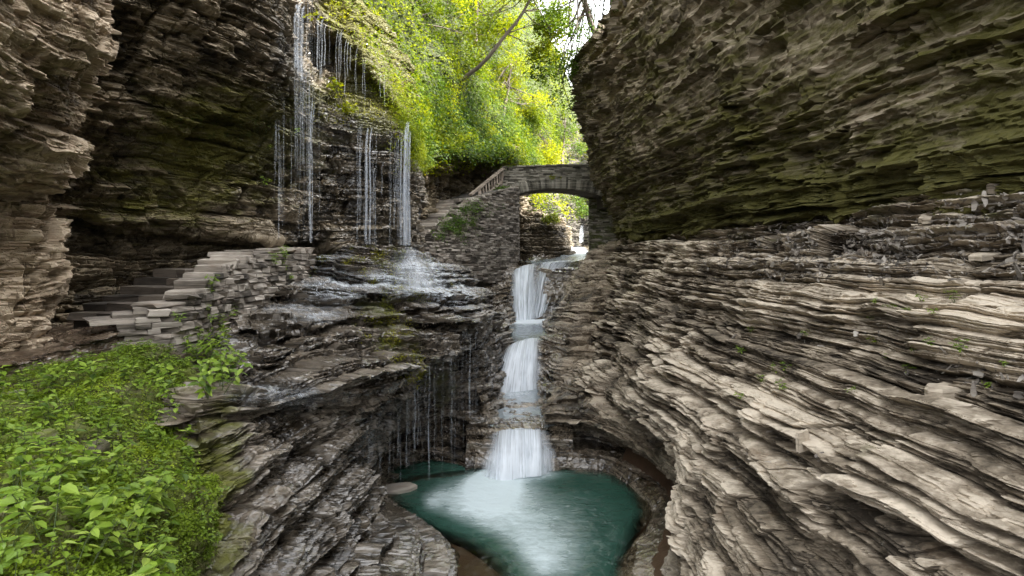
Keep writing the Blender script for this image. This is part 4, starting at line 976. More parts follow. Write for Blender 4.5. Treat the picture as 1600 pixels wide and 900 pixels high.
# ------------------------------------------------------------------ vegetation
YG = [(.028, .060, .005), (.090, .140, .006), (.195, .235, .006), (.33, .345, .008)]
MG = [(.022, .055, .008), (.050, .105, .012), (.095, .165, .016), (.17, .23, .018)]
BG = [(.050, .095, .012), (.12, .20, .020), (.21, .31, .038), (.33, .43, .08)]
M['leaf_yellow'] = leaf_mat('yellow_green_leaves', YG, .5)
M['leaf_mid'] = leaf_mat('mid_green_leaves', MG, .45)
M['leaf_bank'] = leaf_mat('fresh_green_leaves', BG, .3, .38)
M['leaf_clover'] = leaf_mat('clover_leaves', [(.06, .10, .008), (.13, .20, .014), (.21, .30, .022), (.31, .39, .03)], .3, .5)
M['moss'] = leaf_mat('moss_tufts', [(.04, .05, .006), (.10, .115, .008), (.19, .19, .012), (.27, .26, .016)], .25, .8)
M['bark'] = bark_mat('bark', (.045, .034, .024), (.16, .13, .10))
M['stem'] = simple_mat('green_stem', (.04, .07, .015), (.09, .12, .03), .6)
NR = np.random.default_rng(3)

def unit(v): return v / (np.linalg.norm(v, axis=-1, keepdims=True) + 1e-9)
def leaf_arrays(pos, dr, no, L, W, ovate=False, droop=.12):
    dr = unit(dr); sd = unit(np.cross(dr, no)); no = unit(np.cross(sd, dr))
    L = L[:, None]; W = W[:, None]
    if not ovate:
        v = np.stack([pos, pos + dr * L * .45 + sd * W * .5 - no * W * .1, pos + dr * L - no * L * droop, pos + dr * L * .45 - sd * W * .5 - no * W * .1], 1)
        f = np.arange(len(pos) * 4).reshape(-1, 4); return v.reshape(-1, 3), f.ravel(), 4
    up = no * W * .10
    v = np.stack([pos, pos + dr * L * .22 + sd * W * .42 + up, pos + dr * L * .55 + sd * W * .44 + up - no * L * droop * .4, pos + dr * L - no * L * droop,
                  pos + dr * L * .55 - sd * W * .44 + up - no * L * droop * .4, pos + dr * L * .22 - sd * W * .42 + up], 1)
    b = np.arange(len(pos))[:, None] * 6
    f = np.concatenate([b + np.array([[0, 1, 2, 3]]), b + np.array([[0, 3, 4, 5]])], 1)
    return v.reshape(-1, 3), f.ravel(), 6

def leaf_obj(name, pos, dr, no, L, W, tone, mat, parent=None, ovate=False, droop=.12, org=None):
    v, f, k = leaf_arrays(np.asarray(pos, float), dr, no, L, W, ovate, droop)
    if org is not None: v = v - np.asarray(org)
    return mesh_np(name, v, 4, f, mat, False, {'tone': np.repeat(np.clip(tone, 0, 1), k)}, parent=parent)

def sprays(cen, n_per, rad, nrm, lsize, aspect=.62, flat=.25, tone=None, tj=.22):
    """leafy sprays: discs of leaves round each centre"""
    m = len(cen); N = m * n_per
    c = np.repeat(cen, n_per, 0); nn = np.repeat(nrm, n_per, 0)
    a = NR.uniform(0, 2 * np.pi, N); r = np.sqrt(NR.uniform(0, 1, N)) * np.repeat(rad, n_per)
    ref = np.where(np.abs(nn[:, 2:3]) < .9, np.array([[0, 0, 1.]]), np.array([[1., 0, 0]]))
    t1 = unit(np.cross(nn, ref)); t2 = np.cross(nn, t1)
    out = t1 * np.cos(a)[:, None] + t2 * np.sin(a)[:, None]
    pos = c + out * r[:, None] + nn * (NR.normal(0, flat, N) * np.repeat(rad, n_per))[:, None]
    dr = unit(out + NR.normal(0, .35, (N, 3))); no = unit(nn + NR.normal(0, .35, (N, 3)))
    L = lsize * NR.uniform(.65, 1.25, N)
    tn = np.repeat(tone if tone is not None else NR.uniform(.25, .75, m), n_per) + NR.normal(0, tj * .35, N)
    return pos, dr, no, L, L * aspect, tn

def tree(name, trunk, r0, crowns, label, mat, leaf=.17, nsp=160, nper=22, srad=.5, limbs=5, group=None, tbias=.5, cat='tree', r1=None):
    """trunk: world polyline; crowns: [(centre, radii)]"""
    o = empty(name, trunk[0]); tag(o, label, cat, group); org = Vector(trunk[0])
    mb = MB(); tp = cr(np.array(trunk, float), 12)
    tp[1:-1] += NR.normal(0, .015 * np.linalg.norm(tp[-1] - tp[0]) / 3, (10, 3))
    mb.tube(tp, np.linspace(r0, r1 or r0 * .35, 12), 8)
    cen, nrm, tone = [], [], []
    for c, rr in crowns:
        c = np.array(c); rr = np.array(rr)
        for k in range(limbs):
            e = c + rr * NR.uniform(-.75, .75, 3); i = NR.integers(5, 12); s = tp[i]
            mid = (s + e) / 2 + NR.normal(0, .12, 3) * np.linalg.norm(e - s) + np.array([0, 0, .08 * np.linalg.norm(e - s)])
            pl = cr(np.array([s, mid, e]), 7); mb.tube(pl, np.linspace(r0 * .32, .012, 7), 5)
            for j in range(3):
                q = pl[NR.integers(2, 6)]; e2 = q + (e - s) * .25 + NR.normal(0, .3, 3) * rr
                mb.tube([q, (q + e2) / 2 + NR.normal(0, .06, 3), e2], [r0 * .12 + .006, .01, .006], 4)
        u = unit(NR.normal(0, 1, (nsp, 3))) * (NR.uniform(.15, 1, nsp) ** .45)[:, None]
        # clumpy: drop sprays falling in noise gaps
        p = c + u * rr
        keep = vn(p[:, 0] * 1.1 + 31, p[:, 1] * 1.1, p[:, 2] * 1.5, 17) > -.12
        p, u2 = p[keep], u[keep]
        cen.append(p); nrm.append(unit(np.array([0, 0, 1.]) + .45 * u2 + NR.normal(0, .25, p.shape)))
        tone.append(tbias - .08 + .48 * vn(p[:, 0] * .7, p[:, 1] * .7, p[:, 2] * .7, 23) + NR.uniform(-.12, .12, len(p)))
    mb.v = [tuple(Vector(v) - org) for v in mb.v]
    mb.build('trunk', M['bark'], o, True)
    cen, nrm, tone = np.concatenate(cen), np.concatenate(nrm), np.concatenate(tone)
    pos, dr, no, L, W, tn = sprays(cen, nper, np.full(len(cen), srad), nrm, leaf, tone=tone)
    leaf_obj('crown', pos, dr, no, L, W, tn, mat, o, org=np.array(org))
    return o

def pick(key, n, maskf=None, seed=0):
    """random surface points on a rock sheet, filtered by photo position (u, w) and world position"""
    v, nn, _ = SHEETS[key]; v = v.reshape(-1, 3); nn = nn.reshape(-1, 3)
    r = np.random.default_rng(seed); idx = r.integers(0, len(v), n * 12)
    p = v[idx]
    if maskf is not None:
        y = np.maximum(p[:, 1], .3); u = p[:, 0] / y * F + HX; w = HY - p[:, 2] / y * F
        m = np.clip(maskf(u, w, p), 0, 1) > r.uniform(0, 1, len(idx)); idx = idx[m]
    idx = idx[:n]
    return v[idx], nn[idx]

UP = np.array([0, 0, 1.])
def ground_leaves(name, key, n, maskf, per, rad, leaf, mat, label, cat='undergrowth', up=.6, lift=.12, tb=.5, seed=0, kind='stuff', aspect=.62, ovate=False, freq=.8, flat=.3):
    p, nn = pick(key, n, maskf, seed)
    nr = unit(nn * (1 - up) + UP * up + NR.normal(0, .25, p.shape))
    tone = tb - .03 + .45 * vn(p[:, 0] * freq, p[:, 1] * freq, p[:, 2] * freq, 29 + seed) + NR.uniform(-.12, .12, len(p))
    q = p + nn * lift * NR.uniform(.2, 1.6, len(p))[:, None]
    pos, dr, no, L, W, tn = sprays(q, per, rad * NR.uniform(.6, 1.3, len(p)), nr, leaf, aspect, flat, tone=tone)
    o = leaf_obj(name, pos, dr, no, L, W, tn, mat, ovate=ovate)
    return tag(o, label, cat, kind=kind)

# hillside ground cover: one uncountable green mass
ground_leaves('undergrowth', 'HI', 6000, lambda u, w, p: 1.0 * (p[:, 1] < 75) * (u > 480) * (w > -160), 11, .38, .15, M['leaf_yellow'], 'dense yellow-green undergrowth clothing the hillside above the bridge', tb=.42, lift=.3, seed=1)
ground_leaves('undergrowth', 'HI', 3000, lambda u, w, p: np.exp(-((w - (205 + .1 * (u - 700))) / 60) ** 2) * (u > 640) * (u < 830), 11, .30, .12, M['leaf_mid'], 'darker green ferny growth low on the hillside above the dark rock wall', tb=.5, lift=.25, seed=2, up=.3)
ground_leaves('undergrowth', 'FL', 2600, lambda u, w, p: (.15 + .85 * (w < 300)) * (w < 338), 9, .5, .22, M['leaf_yellow'], 'pale yellow-green growth on the far walls of the gorge', tb=.6, lift=.35, seed=3)
ground_leaves('undergrowth', 'BW', 900, lambda u, w, p: 1.0 * (w < 262), 10, .3, .13, M['leaf_yellow'], 'leafy fringe hanging over the lip of the dark rock wall', tb=.5, lift=.25, seed=4, up=.2)
# fringe beside the falls rim
def rimf(u, w, p): return np.exp(-((u - np.interp(w, [-60, 0, 110, 195, 250], [505, 532, 603, 645, 652])) / 22) ** 2)
ground_leaves('undergrowth', 'LC', 2600, lambda u, w, p: rimf(u, w, p) * (p[:, 1] > 19.5) * (w < 262), 9, .22, .10, M['leaf_yellow'], 'bright hanging grass and leaves along the sloping rim of the falls', tb=.62, lift=.2, seed=5, aspect=.35)

mp = lambda px, py, d: P(px, py, d)
TRG = 'trees on the wooded hillside'
def T(name, pts, r0, crowns, label, mat='leaf_yellow', **k):
    return tree(name, [P(*p) for p in pts], r0, [(P(*c[:3]), c[3:]) for c in crowns], label, M[mat], **k)
T('maple_tree', [(626, 105, 28), (634, 60, 28.2), (643, -20, 28.5), (648, -120, 29)], .17, [(640, -60, 28.5, 2.6, 2.2, 1.8), (600, 20, 27.5, 1.7, 1.5, 1.2), (690, 30, 30, 1.8, 1.6, 1.3)], 'slim upright tree with grey-brown trunk just right of the falls rim', group=TRG, nsp=110, r1=.11)
T('maple_tree', [(700, 138, 32), (760, 92, 31), (800, 45, 30.5), (832, -10, 30), (850, -60, 30)], .12, [(760, 40, 32, 1.7, 1.4, 1.1), (830, -20, 30.5, 1.8, 1.6, .9), (730, 90, 33, 1.3, 1.2, .8), (850, 95, 32, 1.2, 1.0, 1.0), (862, 40, 31, .8, .8, .7)], 'leaning tree with a dark trunk slanting up to the right across the yellow leaves', group=TRG, nsp=120, r1=.05, limbs=3)
T('maple_tree', [(672, 145, 31), (680, 90, 32), (690, 30, 33)], .10, [(690, 10, 33, 1.9, 1.8, 1.3), (660, 70, 32, 1.3, 1.2, .9)], 'small bright yellow-green maple between the upright and the leaning trunk', group=TRG, nsp=110, tbias=.65)
T('maple_tree', [(742, 70, 36), (745, 20, 37), (752, -40, 38)], .14, [(740, -15, 37, 2.2, 2, 1.5), (790, 30, 38, 1.5, 1.5, 1.0)], 'tall yellow maple at the top of the hillside behind the leaning trunk', group=TRG, nsp=110, tbias=.72)
T('maple_tree', [(785, 190, 37), (792, 150, 38), (800, 90, 39)], .12, [(800, 110, 39, 1.7, 1.6, 1.3), (770, 150, 37, 1.2, 1.2, .8), (835, 165, 41, 1.5, 1.4, 1.0)], 'glowing yellow maple halfway down the slope above the bridge', group=TRG, nsp=110, tbias=.7)
T('maple_tree', [(838, 262, 44), (842, 230, 44), (846, 190, 45)], .12, [(838, 215, 44, 1.2, 1.2, 1.6), (855, 240, 46, 1.1, 1.0, 1.1), (822, 185, 42, 1.2, 1.1, 1.0)], 'bushy yellow tree standing directly behind the left half of the bridge', group=TRG, nsp=120, tbias=.68)
T('maple_tree', [(878, 262, 54), (880, 230, 55), (884, 185, 56)], .13, [(880, 200, 55, 1.7, 1.6, 1.8), (900, 235, 58, 1.4, 1.4, 1.2)], 'hazy pale green tree far behind the bridge near the cliff corner', 'leaf_mid', group=TRG, nsp=90, tbias=.75)
T('slender_tree', [(934, 72, 27), (925, 40, 27), (908, -10, 26.5), (895, -70, 26)], .15, [(890, 60, 27, 1.1, 1.2, 1.1), (880, 130, 29, .9, 1.0, .9), (900, 175, 31, .8, .9, .8), (905, -40, 26, 1.6, 1.4, 1.0), (868, 20, 28, .8, .9, .4), (905, 105, 28.5, .7, .8, .9)], 'dark slanting tree rooted on the cliff edge with thin leaves against the white sky', 'leaf_mid', nsp=64, nper=18, tbias=.75, leaf=.15, r1=.08, limbs=3)
T('slender_tree', [(978, 10, 21), (965, -40, 21), (950, -110, 21)], .10, [(960, -20, 21, 1.0, 1.0, .7), (935, 50, 24, .7, .7, .7)], 'small green tree on top of the overhanging cliff', 'leaf_mid', nsp=60, nper=16, tbias=.4, leaf=.11)
T('shrub', [(850, 345, 38.4), (848, 338, 38.2), (845, 328, 38)], .03, [(832, 328, 38, .8, .6, .35), (858, 340, 38.3, .6, .5, .25)], 'yellow-green shrub on the dark ledge seen through the arch', cat='shrub', nsp=45, tbias=.75, leaf=.14, srad=.3, limbs=3)
T('shrub', [(885, 330, 54), (884, 315, 54), (882, 300, 55)], .05, [(882, 308, 54, 1.3, 1, .9)], 'green bush beyond the arch against the bright far gorge', 'leaf_mid', cat='shrub', nsp=55, tbias=.7, leaf=.17, srad=.4, limbs=3)
T('shrub', [(914, 345, 58), (913, 330, 58), (912, 310, 58)], .06, [(912, 318, 58, 1.5, 1.2, 1.4)], 'rounded light green bush filling the right of the arch opening', 'leaf_mid', cat='shrub', nsp=70, tbias=.8, leaf=.18, srad=.45, limbs=3)
T('shrub', [(484, 20, 18.6), (488, 5, 18.4), (492, -15, 18.2)], .02, [(488, 4, 18.4, .32, .3, .45)], 'yellow-leaved shrub hanging over the lip between two falls', cat='shrub', nsp=38, tbias=.7, leaf=.12, srad=.18, limbs=3, nper=14)
T('shrub', [(530, 165, 19.3), (528, 148, 19.2), (524, 128, 19.1)], .015, [(524, 135, 19.1, .18, .2, .28), (545, 168, 19.3, .35, .2, .2)], 'small bright sapling growing on the wet ledge of the falls', cat='shrub', nsp=16, tbias=.8, leaf=.13, srad=.14, limbs=2, nper=9)
T('shrub', [(783, 305, 32), (784, 298, 32), (785, 292, 32)], .02, [(785, 297, 32, .5, .4, .25)], 'low green shrub at the foot of the railing by the bridge', 'leaf_mid', cat='shrub', nsp=26, tbias=.6, leaf=.1, srad=.2, limbs=2, nper=12)

# creepers on the drystone wall and bridge
wv = np.concatenate([np.array([v.co for v in c.data.vertices]) + np.array(wall.location) for c in wall.children if c.name.startswith('front_face')])
def on_wall(n, cpx, cpy, rx, ry, seed):
    r = np.random.default_rng(seed); y = wv[:, 1]; u = wv[:, 0] / y * F + HX; w_ = HY - wv[:, 2] / y * F
    m = np.exp(-((u - cpx) / rx) ** 2 - ((w_ - cpy) / ry) ** 2) > r.uniform(0, 1, len(u)); q = wv[m]
    return q[r.integers(0, len(q), n)]
q = np.concatenate([on_wall(300, 705, 350, 26, 15, 1), on_wall(120, 735, 325, 22, 10, 2), on_wall(50, 690, 345, 14, 24, 3)])
nw = np.tile(-np.array(n_in), (len(q), 1)); nw = unit(nw + .5 * UP)
pos, dr, no, L, W, tn = sprays(q + nw * .1, 8, np.full(len(q), .12), nw, .075, tone=NR.uniform(.3, .7, len(q)))
creep = leaf_obj('creeper', pos, dr, no, L, W, tn, M['leaf_mid']); tag(creep, 'leafy green creeper spreading over the upper drystone wall', 'creeper')
q = np.array([P(u_, w_, 33.75) for u_, w_ in [(NR.normal(808, 14), 283 + NR.normal(0, 1.2)) for _ in range(34)] + [(NR.normal(865, 5), 277 + NR.normal(0, .8)) for _ in range(8)]])
nw = np.tile(unit(np.array([0, -1, .6])), (len(q), 1))
pos, dr, no, L, W, tn = sprays(q, 7, np.full(len(q), .10), nw, .08, tone=NR.uniform(.5, .9, len(q)))
tag(leaf_obj('creeper', pos, dr, no, L, W, tn, M['leaf_yellow']), 'yellowish weeds rooted in the joints of the bridge parapet', 'creeper')

# moss tufts: thousands of tiny blades, uncountable
ground_leaves('moss', 'LS', 7000, lambda u, w, p: np.maximum.reduce([.8 * np.exp(-((u - 588) / 28) ** 2 - ((w - 488) / 20) ** 2), .8 * np.exp(-((u - 625) / 32) ** 2 - ((w - 535) / 24) ** 2), .5 * np.exp(-((u - 560) / 70) ** 2 - ((w - 408) / 18) ** 2),
              .5 * np.exp(-((u - 650) / 14) ** 2 - ((w - 580) / 22) ** 2), .3 * np.exp(-((u - 610) / 60) ** 2 - ((w - 450) / 20) ** 2)]) * (vn(p[:, 0] * 2.2, p[:, 1] * 2.2, p[:, 2] * 2.2, 77) > .0),
              10, .075, .06, M['moss'], 'bright green moss tufts on the wet rock shelf', cat='moss', tb=.55, lift=.015, seed=11, aspect=.35, freq=2)
ground_leaves('moss', 'LC', 3200, lambda u, w, p: np.maximum(.8 * np.exp(-((u - 575) / 50) ** 2 - ((w - 175) / 16) ** 2), .7 * np.exp(-((u - 540) / 22) ** 2 - ((w - 165) / 20) ** 2)) * (p[:, 1] < 23), 9, .07, .06, M['moss'], 'hanging yellow moss on the ledges behind the falls', cat='moss', tb=.6, lift=.02, seed=12, aspect=.3, up=.1, freq=2)
ground_leaves('moss', 'LC', 3600, lambda u, w, p: .5 * np.exp(-((u - 365) / 110) ** 2 - ((w - 205) / 55) ** 2) * (vn(p[:, 0] * 1.6, p[:, 1] * 1.6, p[:, 2] * 2.4, 78) > .1) , 8, .07, .045, M['leaf_mid'], 'dull moss and ferns clinging to the dark left cliff', cat='moss', tb=.15, lift=.015, seed=13, aspect=.35, up=.1, freq=2)

# near bank: clover-like ground cover plus separate leafy plants
def bankm(u, w, p): return 1.0 * (u > -420) * (w < 1000) * np.where(u < -20, .6, 1.0) * (u < 300 + 30 * vn(p[:, 2] * 2.2, p[:, 0] * 2.2, p[:, 1] * 0, 44) + .08 * (w - 560)) 
ground_leaves('clover', 'LV', 13000, lambda u, w, p: bankm(u, w, p) * (.12 + .88 * (vn(p[:, 0] * 1.9, p[:, 1] * 1.9, p[:, 2] * 1.9, 79) > -.05)) * np.clip(p[:, 1] / 6, .4, 1), 7, .06, .030, M['leaf_clover'], 'carpet of tiny yellow-green clover leaves and moss on the near bank', cat='ground cover', tb=.5, lift=.03, seed=14, aspect=.85, freq=1.5)
ground_leaves('moss', 'LV', 7000, lambda u, w, p: bankm(u, w, p), 8, .05, .03, M['moss'], 'brownish moss between the plants of the near bank', cat='moss', tb=.15, lift=.01, seed=15, aspect=.3, freq=1.5)

def plant_proto(seed, h, n_lv, ls, lean):
    r = np.random.default_rng(seed); mb = MB(); pos, dr, no, L = [], [], [], []
    stems = r.integers(2, 4)
    for s in range(stems):
        a = r.uniform(0, 6.28); tip = np.array([math.cos(a) * lean * r.uniform(.4, 1), math.sin(a) * lean * r.uniform(.4, 1), h * r.uniform(.75, 1.1)])
        pl = cr(np.array([[0, 0, -.03], tip * .5 + np.array([0, 0, h * .08]), tip]), 7); mb.tube(pl, np.linspace(.005, .0025, 7), 5)
        a0 = r.uniform(0, 6.28)
        for k in range(n_lv):
            t = .35 + .65 * k / (n_lv - 1); p = pl[min(6, int(round(t * 6)))]
            for side in (0, math.pi):
                b = a0 + k * 1.57 + side + r.normal(0, .3); d = np.array([math.cos(b), math.sin(b), r.uniform(-.15, .35)])
                pet = p + d * .015
                pos.append(pet); dr.append(d); no.append(np.array([0, 0, 1]) + r.normal(0, .22, 3)); L.append(ls * r.uniform(.7, 1.15) * (1.1 - .5 * abs(t - .6)))
        pos.append(pl[-1]); dr.append(r.normal(0, 1, 3) * [1, 1, .2]); no.append(UP + r.normal(0, .1, 3)); L.append(ls * .5)
    L = np.array(L); tone = .5 + .22 * r.normal(0, 1, len(L))
    o = empty('leafy_plant', (0, 0, 0)); mb.build('stem', M['stem'], o)
    leaf_obj('foliage', np.array(pos), np.array(dr), np.array(no), L, L * r.uniform(.58, .70), tone, M['leaf_bank'], o, ovate=True, droop=.25)
    return o
PROT = [plant_proto(100 + i, h, n, l, ln) for i, (h, n, l, ln) in enumerate([(.34, 4, .125, .20), (.26, 3, .135, .16), (.42, 5, .115, .26), (.20, 3, .095, .14), (.30, 4, .10, .22), (.46, 5, .14, .3)])]
used = [False] * len(PROT)
def put_plant(p, n, k, s, label, group, cat='plant', rnd=random):
    if not used[k]: o = PROT[k]; used[k] = True
    else:
        o = PROT[k].copy(); COL.objects.link(o)
        for ch in PROT[k].children:
            c = ch.copy(); COL.objects.link(c); c.parent = o
    o.location = p; up = (Vector(n) * .35 + Vector((0, 0, 1)) * .75).normalized()
    q = up.to_track_quat('Z', 'Y'); o.rotation_mode = 'QUATERNION'
    from mathutils import Quaternion
    o.rotation_quaternion = q @ Quaternion((0, 0, 1), rnd.uniform(0, 6.28)); o.scale = (s,) * 3
    return tag(o, label, cat, group)
rnd = random.Random(4)
def scatter_plants(key, n, mf, label, group, ks, smin, smax, seed, mind=.0):
    p, nn = pick(key, n * 6, mf, seed); got = []
    for a, b in zip(p, nn):
        if len(got) >= n: break
        if all((a[0] - c[0]) ** 2 + (a[1] - c[1]) ** 2 + (a[2] - c[2]) ** 2 > mind ** 2 for c in got):
            got.append(a); put_plant(a, b, rnd.choice(ks), rnd.uniform(smin, smax), label, group, rnd=rnd)
ok_ = lambda u, w, x0, x1, y0, y1: 1.0 * (u > x0) * (u < x1) * (w > y0) * (w < y1)
scatter_plants('LV', 46, lambda u, w, p: ok_(u, w, -40, 230, 735, 960), 'broad-leaved green plant low on the near bank, among the largest leaves in the photo', 'large leafy plants low on the near bank', [0, 1, 5, 2, 4], .65, 1.25, 21, .14)
scatter_plants('LV', 132, lambda u, w, p: ok_(u, w, -150, 290, 590, 745), 'mid-sized leafy plant on the mossy middle of the near bank', 'leafy plants across the middle of the near bank', [0, 1, 2, 3, 4, 4, 3], .4, 1.0, 22, .18)
scatter_plants('LV', 60, lambda u, w, p: ok_(u, w, 60, 300, 525, 600) * (w > 592 - .22 * u), 'small leafy plant near the top of the bank under the path edge', 'small leafy plants along the path edge', [3, 4], .5, .8, 23, .16)
scatter_plants('LV', 26, lambda u, w, p: ok_(u, w, 215, 345, 740, 900), 'small pale plant on the mossy brown rocks below the bank', 'small plants on the mossy rocks', [3, 4], .45, .75, 24, .2)
scatter_plants('LS', 40, lambda u, w, p: ok_(u, w, 258, 372, 490, 640) * (w < 650 - .3 * (u - 258)), 'bushy fern-green plant at the foot of the pale retaining wall', 'leafy plants below the retaining wall', [0, 2, 4], .8, 1.25, 25, .2)
scatter_plants('RL', 26, lambda u, w, p: np.maximum(ok_(u, w, 1250, 1520, 470, 510), .3 * ok_(u, w, 1150, 1590, 520, 650)), 'tiny green weed rooted in a crack of the pale stepped slope', 'tiny weeds on the pale slope', [3, 4], .3, .6, 26, .3)
scatter_plants('LC', 22, lambda u, w, p: ok_(u, w, 395, 470, 190, 290) * (p[:, 1] < 22), 'small fern hanging from the dark mossy cliff beside the falls', 'ferns on the dark cliff', [3, 4], .8, 1.3, 27, .4)
rwv = np.concatenate([np.array([v.co for v in c.data.vertices]) + np.array(rw.location) for c in rw.children if c.name.startswith('rubble_face')])
def rwpick(n, cx, cy, rx, ry, seed):
    r = np.random.default_rng(seed); u = rwv[:, 0] / rwv[:, 1] * F + HX; w_ = HY - rwv[:, 2] / rwv[:, 1] * F
    m = (np.abs(u - cx) < rx) & (np.abs(w_ - cy) < ry); qq = rwv[m]; return qq[r.integers(0, len(qq), n)]
for cx, cy, rx, ry, n in ((318, 462, 14, 30, 7), (440, 400, 25, 10, 8), (455, 430, 30, 20, 8), (280, 500, 14, 12, 5), (345, 500, 25, 20, 6)):
    for a in rwpick(n, cx, cy, rx, ry, n + cx):
        put_plant(a, (.3, -.8, .3), rnd.choice([3, 4]), rnd.uniform(.55, .9), 'small fern sprouting from the joints of the pale retaining wall', 'ferns in the retaining wall', rnd=rnd)

# ------------------------------------------------------------------ loose stones
def shards(name, key, n, mf, smin, smax, mat, label, seed, cat='scree'):
    p, nn = pick(key, n, mf, seed); r = np.random.default_rng(seed); n = len(p)
    s = smin * (smax / smin) ** (r.uniform(0, 1, n) ** 4)
    a = r.uniform(0, 6.28, n); nr = unit(nn + r.normal(0, .28, (n, 3)) + UP * .5)
    t1 = unit(np.cross(nr, np.stack([np.cos(a), np.sin(a), 0 * a], 1))); t2 = np.cross(nr, t1)
    c = p + nr * (s * .05)[:, None]; L = s * r.uniform(.7, 1.5, n); W = s * r.uniform(.3, .7, n); H = s * r.uniform(.06, .16, n)
    vs = []
    for zz, sc in ((-1, .95), (1, 1)):
        for q in range(5):
            an = q * 2 * np.pi / 5 + r.uniform(-.35, .35, n); rad = r.uniform(.75, 1.1, n) * sc
            vs.append(c + t1 * (np.cos(an) * rad * L)[:, None] + t2 * (np.sin(an) * rad * W)[:, None] + nr * (zz * H)[:, None])
    v = np.stack(vs, 1); b = np.arange(n)[:, None] * 10
    quads = np.concatenate([b + np.array([[q, (q + 1) % 5, 5 + (q + 1) % 5, 5 + q]]) for q in range(5)], 1).reshape(-1, 4)
    top = (b + np.array([[5, 6, 7, 8, 9]]))
    fn = np.concatenate([np.full(len(quads), 4), np.full(n, 5)]); lp = np.concatenate([quads.ravel(), top.ravel()])
    tone = np.repeat(r.uniform(-.5, .8, n), 10)
    o = mesh_np(name, v.reshape(-1, 3), fn, lp, mat, False, {'tone': tone, 'moss': 0 * tone, 'wet': 0 * tone})
    return tag(o, label, cat, kind='stuff')
M['shard'] = rock_mat('loose_shale', (.055, .048, .040), (.18, .158, .135), (.38, .345, .30), rust=.25, bumpd=.006)
shards('scree', 'RL', 16000, lambda u, w, p: ok_(u, w, 1080, 1680, 300, 440) * sstep(1060, 1220, u) * np.clip(1.15 - np.abs(w - (395 - .07 * (u - 1100))) / 70, 0, 1) * (.25 + .75 * (vn(p[:, 0] * 1.3, p[:, 1] * 1.3, p[:, 2] * 1.3, 91) > -.1)), .018, .10, M['shard'], 'grey shale scree lying under the overhang on the right', 31)
shards('scree', 'RL', 2200, lambda u, w, p: np.maximum.reduce([np.exp(-((u - 1245) / 60) ** 2 - ((w - 712) / 20) ** 2), np.exp(-((u - 1530) / 80) ** 2 - ((w - 585) / 26) ** 2), .5 * np.exp(-((u - 1330) / 120) ** 2 - ((w - 520) / 16) ** 2)]), .02, .10, M['shard'], 'small shale flakes caught on the ledges of the pale slope', 32)
shards('scree', 'LS', 1500, lambda u, w, p: np.exp(-((u - 590) / 90) ** 2 - ((w - 540) / 45) ** 2), .03, .12, M['shelf'], 'wet shale flakes scattered over the shelf', 33)

M['mossy_stone'] = rock_mat('mossy_stone', (.030, .024, .018), (.085, .070, .055), (.19, .165, .14), (.08, .095, .010), rust=.3, bumpd=.012)
def slab_mesh(seed, L, W, H):
    r = random.Random(seed); mb = MB(); n = 13; ring_ = []
    for k in range(n):
        a = 2 * math.pi * k / n + r.uniform(-.2, .2); q = r.uniform(.72, 1.08) / max(abs(math.cos(a)), abs(math.sin(a))) ** .6; ring_.append((math.cos(a) * L * q, math.sin(a) * W * q))
    vs = [(a, b, -H) for a, b in ring_] + [(a * 1.03, b * 1.03, H * .5 + r.uniform(-.1, .1) * H) for a, b in ring_] + [(a * .9, b * .9, H + r.uniform(-.1, .1) * H) for a, b in ring_]
    mb.add(vs, [tuple(range(n))[::-1], tuple(range(2 * n, 3 * n))] + [(q * n + i, q * n + (i + 1) % n, (q + 1) * n + (i + 1) % n, (q + 1) * n + i) for q in (0, 1) for i in range(n)], r.uniform(-.1, .6))
    return mb
def near_surface(key, px, py):
    v = SHEETS[key][0].reshape(-1, 3); u = v[:, 0] / np.maximum(v[:, 1], .3) * F + HX; w_ = HY - v[:, 2] / np.maximum(v[:, 1], .3) * F
    i = np.argmin((u - px) ** 2 + (w_ - py) ** 2 + (v[:, 1] < .5) * 1e9); return Vector(v[i]), Vector(SHEETS[key][1].reshape(-1, 3)[i])
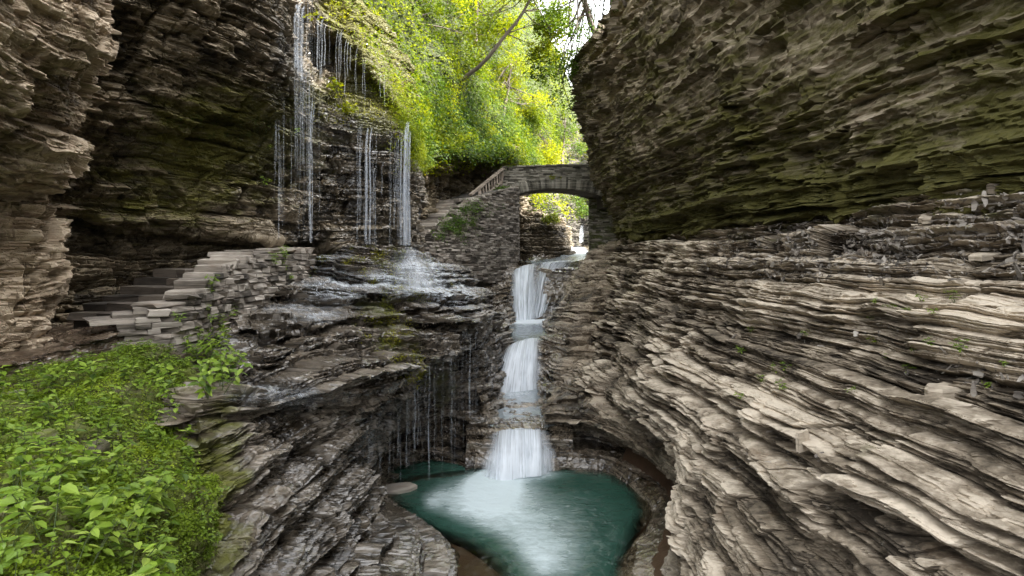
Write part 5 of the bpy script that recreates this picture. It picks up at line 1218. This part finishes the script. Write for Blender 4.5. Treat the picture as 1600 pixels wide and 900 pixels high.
for i, (px, py, L, W, H, yaw, tilt, label) in enumerate([
    (1568, 290, .30, .22, .07, .4, .35, 'squared grey block perched just under the right end of the overhang'),
    (1310, 328, .17, .14, .10, .9, .3, 'small upright block at the top of the scree under the overhang'),
    (1478, 612, .30, .20, .07, .1, .1, 'large pale flat slab resting on a ledge with a leaf-shaped crack'),
    (1256, 686, .13, .05, .13, .3, .2, 'small pointed stone standing on the pale slope above the flakes'),
    (1452, 340, .28, .14, .05, .5, .5, 'long tilted slab near the top right of the scree'),
    (1330, 395, .34, .10, .03, .9, .6, 'narrow slab leaning diagonally in the middle of the scree'),
    (1130, 395, .18, .10, .04, .2, .9, 'pale upright flake at the left end of the scree'),
    (1540, 400, .26, .16, .04, .2, .2, 'broad flat slab at the right end of the scree'),
    (60, 690, .22, .15, .09, .5, .3, 'mossy brown rock poking out of the plants on the near bank'),
    (150, 705, .20, .13, .08, 1.5, .3, 'dark wedge of rock in the middle of the planted bank'),
    (20, 620, .22, .14, .08, .2, .2, 'flat brown rock at the far left among the plants'),
    (675, 566, .22, .12, .04, .3, .2, 'pale slab lying on the lip of the wet shelf')]):
    key = 'LV' if px < 300 else 'LS' if px < 800 else 'RL'
    p, n_ = near_surface(key, px, py)
    L, W = L * .85, W * .85; o = slab_mesh(i, L, W, H).build('rock_slab', M['mossy_stone'] if key == 'LV' else M['right_lower'] if key == 'RL' else M['shelf']); o.location = p - n_ * H * .1
    if key == 'LV': o.data.attributes['moss'].data.foreach_set('value', np.full(len(o.data.vertices), .6, np.float32))
    o.rotation_euler = (tilt * .3, -tilt * .5, yaw); tag(o, label, 'rock slab')
# ------------------------------------------------------------------ light, sky, camera
w = bpy.data.worlds.new('World'); SC.world = w; w.use_nodes = True
nt = w.node_tree; bg = nt.nodes['Background']
sky = nt.nodes.new('ShaderNodeTexSky'); sky.sky_type = 'NISHITA'; sky.sun_disc = False
SUN_EL, SUN_AZ = math.radians(43), math.radians(104)      # azimuth clockwise from +Y
sky.sun_elevation = SUN_EL; sky.sun_rotation = SUN_AZ; sky.dust_density = 4.0; sky.air_density = 1.0
hs = nt.nodes.new('ShaderNodeHueSaturation'); hs.inputs['Saturation'].default_value = .10
nt.links.new(sky.outputs[0], hs.inputs['Color']); nt.links.new(hs.outputs[0], bg.inputs['Color']); bg.inputs['Strength'].default_value = .15
sl = bpy.data.lights.new('sun', 'SUN'); sl.energy = 1.5; sl.angle = math.radians(3); sl.color = (1, .95, .86)
so = bpy.data.objects.new('sun', sl); COL.objects.link(so)
dv = Vector((math.sin(SUN_AZ) * math.cos(SUN_EL), math.cos(SUN_AZ) * math.cos(SUN_EL), math.sin(SUN_EL)))
so.rotation_euler = dv.to_track_quat('Z', 'Y').to_euler()

cam = bpy.data.cameras.new('camera'); co = bpy.data.objects.new('camera', cam); COL.objects.link(co)
co.location = (0, 0, 0); co.rotation_euler = (math.radians(90), 0, 0)
cam.sensor_width = 36; cam.lens = 36 * F / 1600; cam.shift_y = -50 / 1600; cam.clip_end = 9000; cam.clip_start = .05
SC.camera = co
SC.view_settings.view_transform = 'Standard'; SC.view_settings.look = 'None'; SC.view_settings.gamma = 1
SC.view_settings.exposure = 3.1
SC.render.engine = 'CYCLES'
SC.cycles.use_denoising = True
try: SC.cycles.denoiser = 'OPENIMAGEDENOISE'
except Exception: pass
SC.cycles.max_bounces = 7; SC.cycles.diffuse_bounces = 4; SC.cycles.transparent_max_bounces = 24; SC.cycles.caustics_reflective = False; SC.cycles.caustics_refractive = False
SC.cycles.sample_clamp_indirect = 6
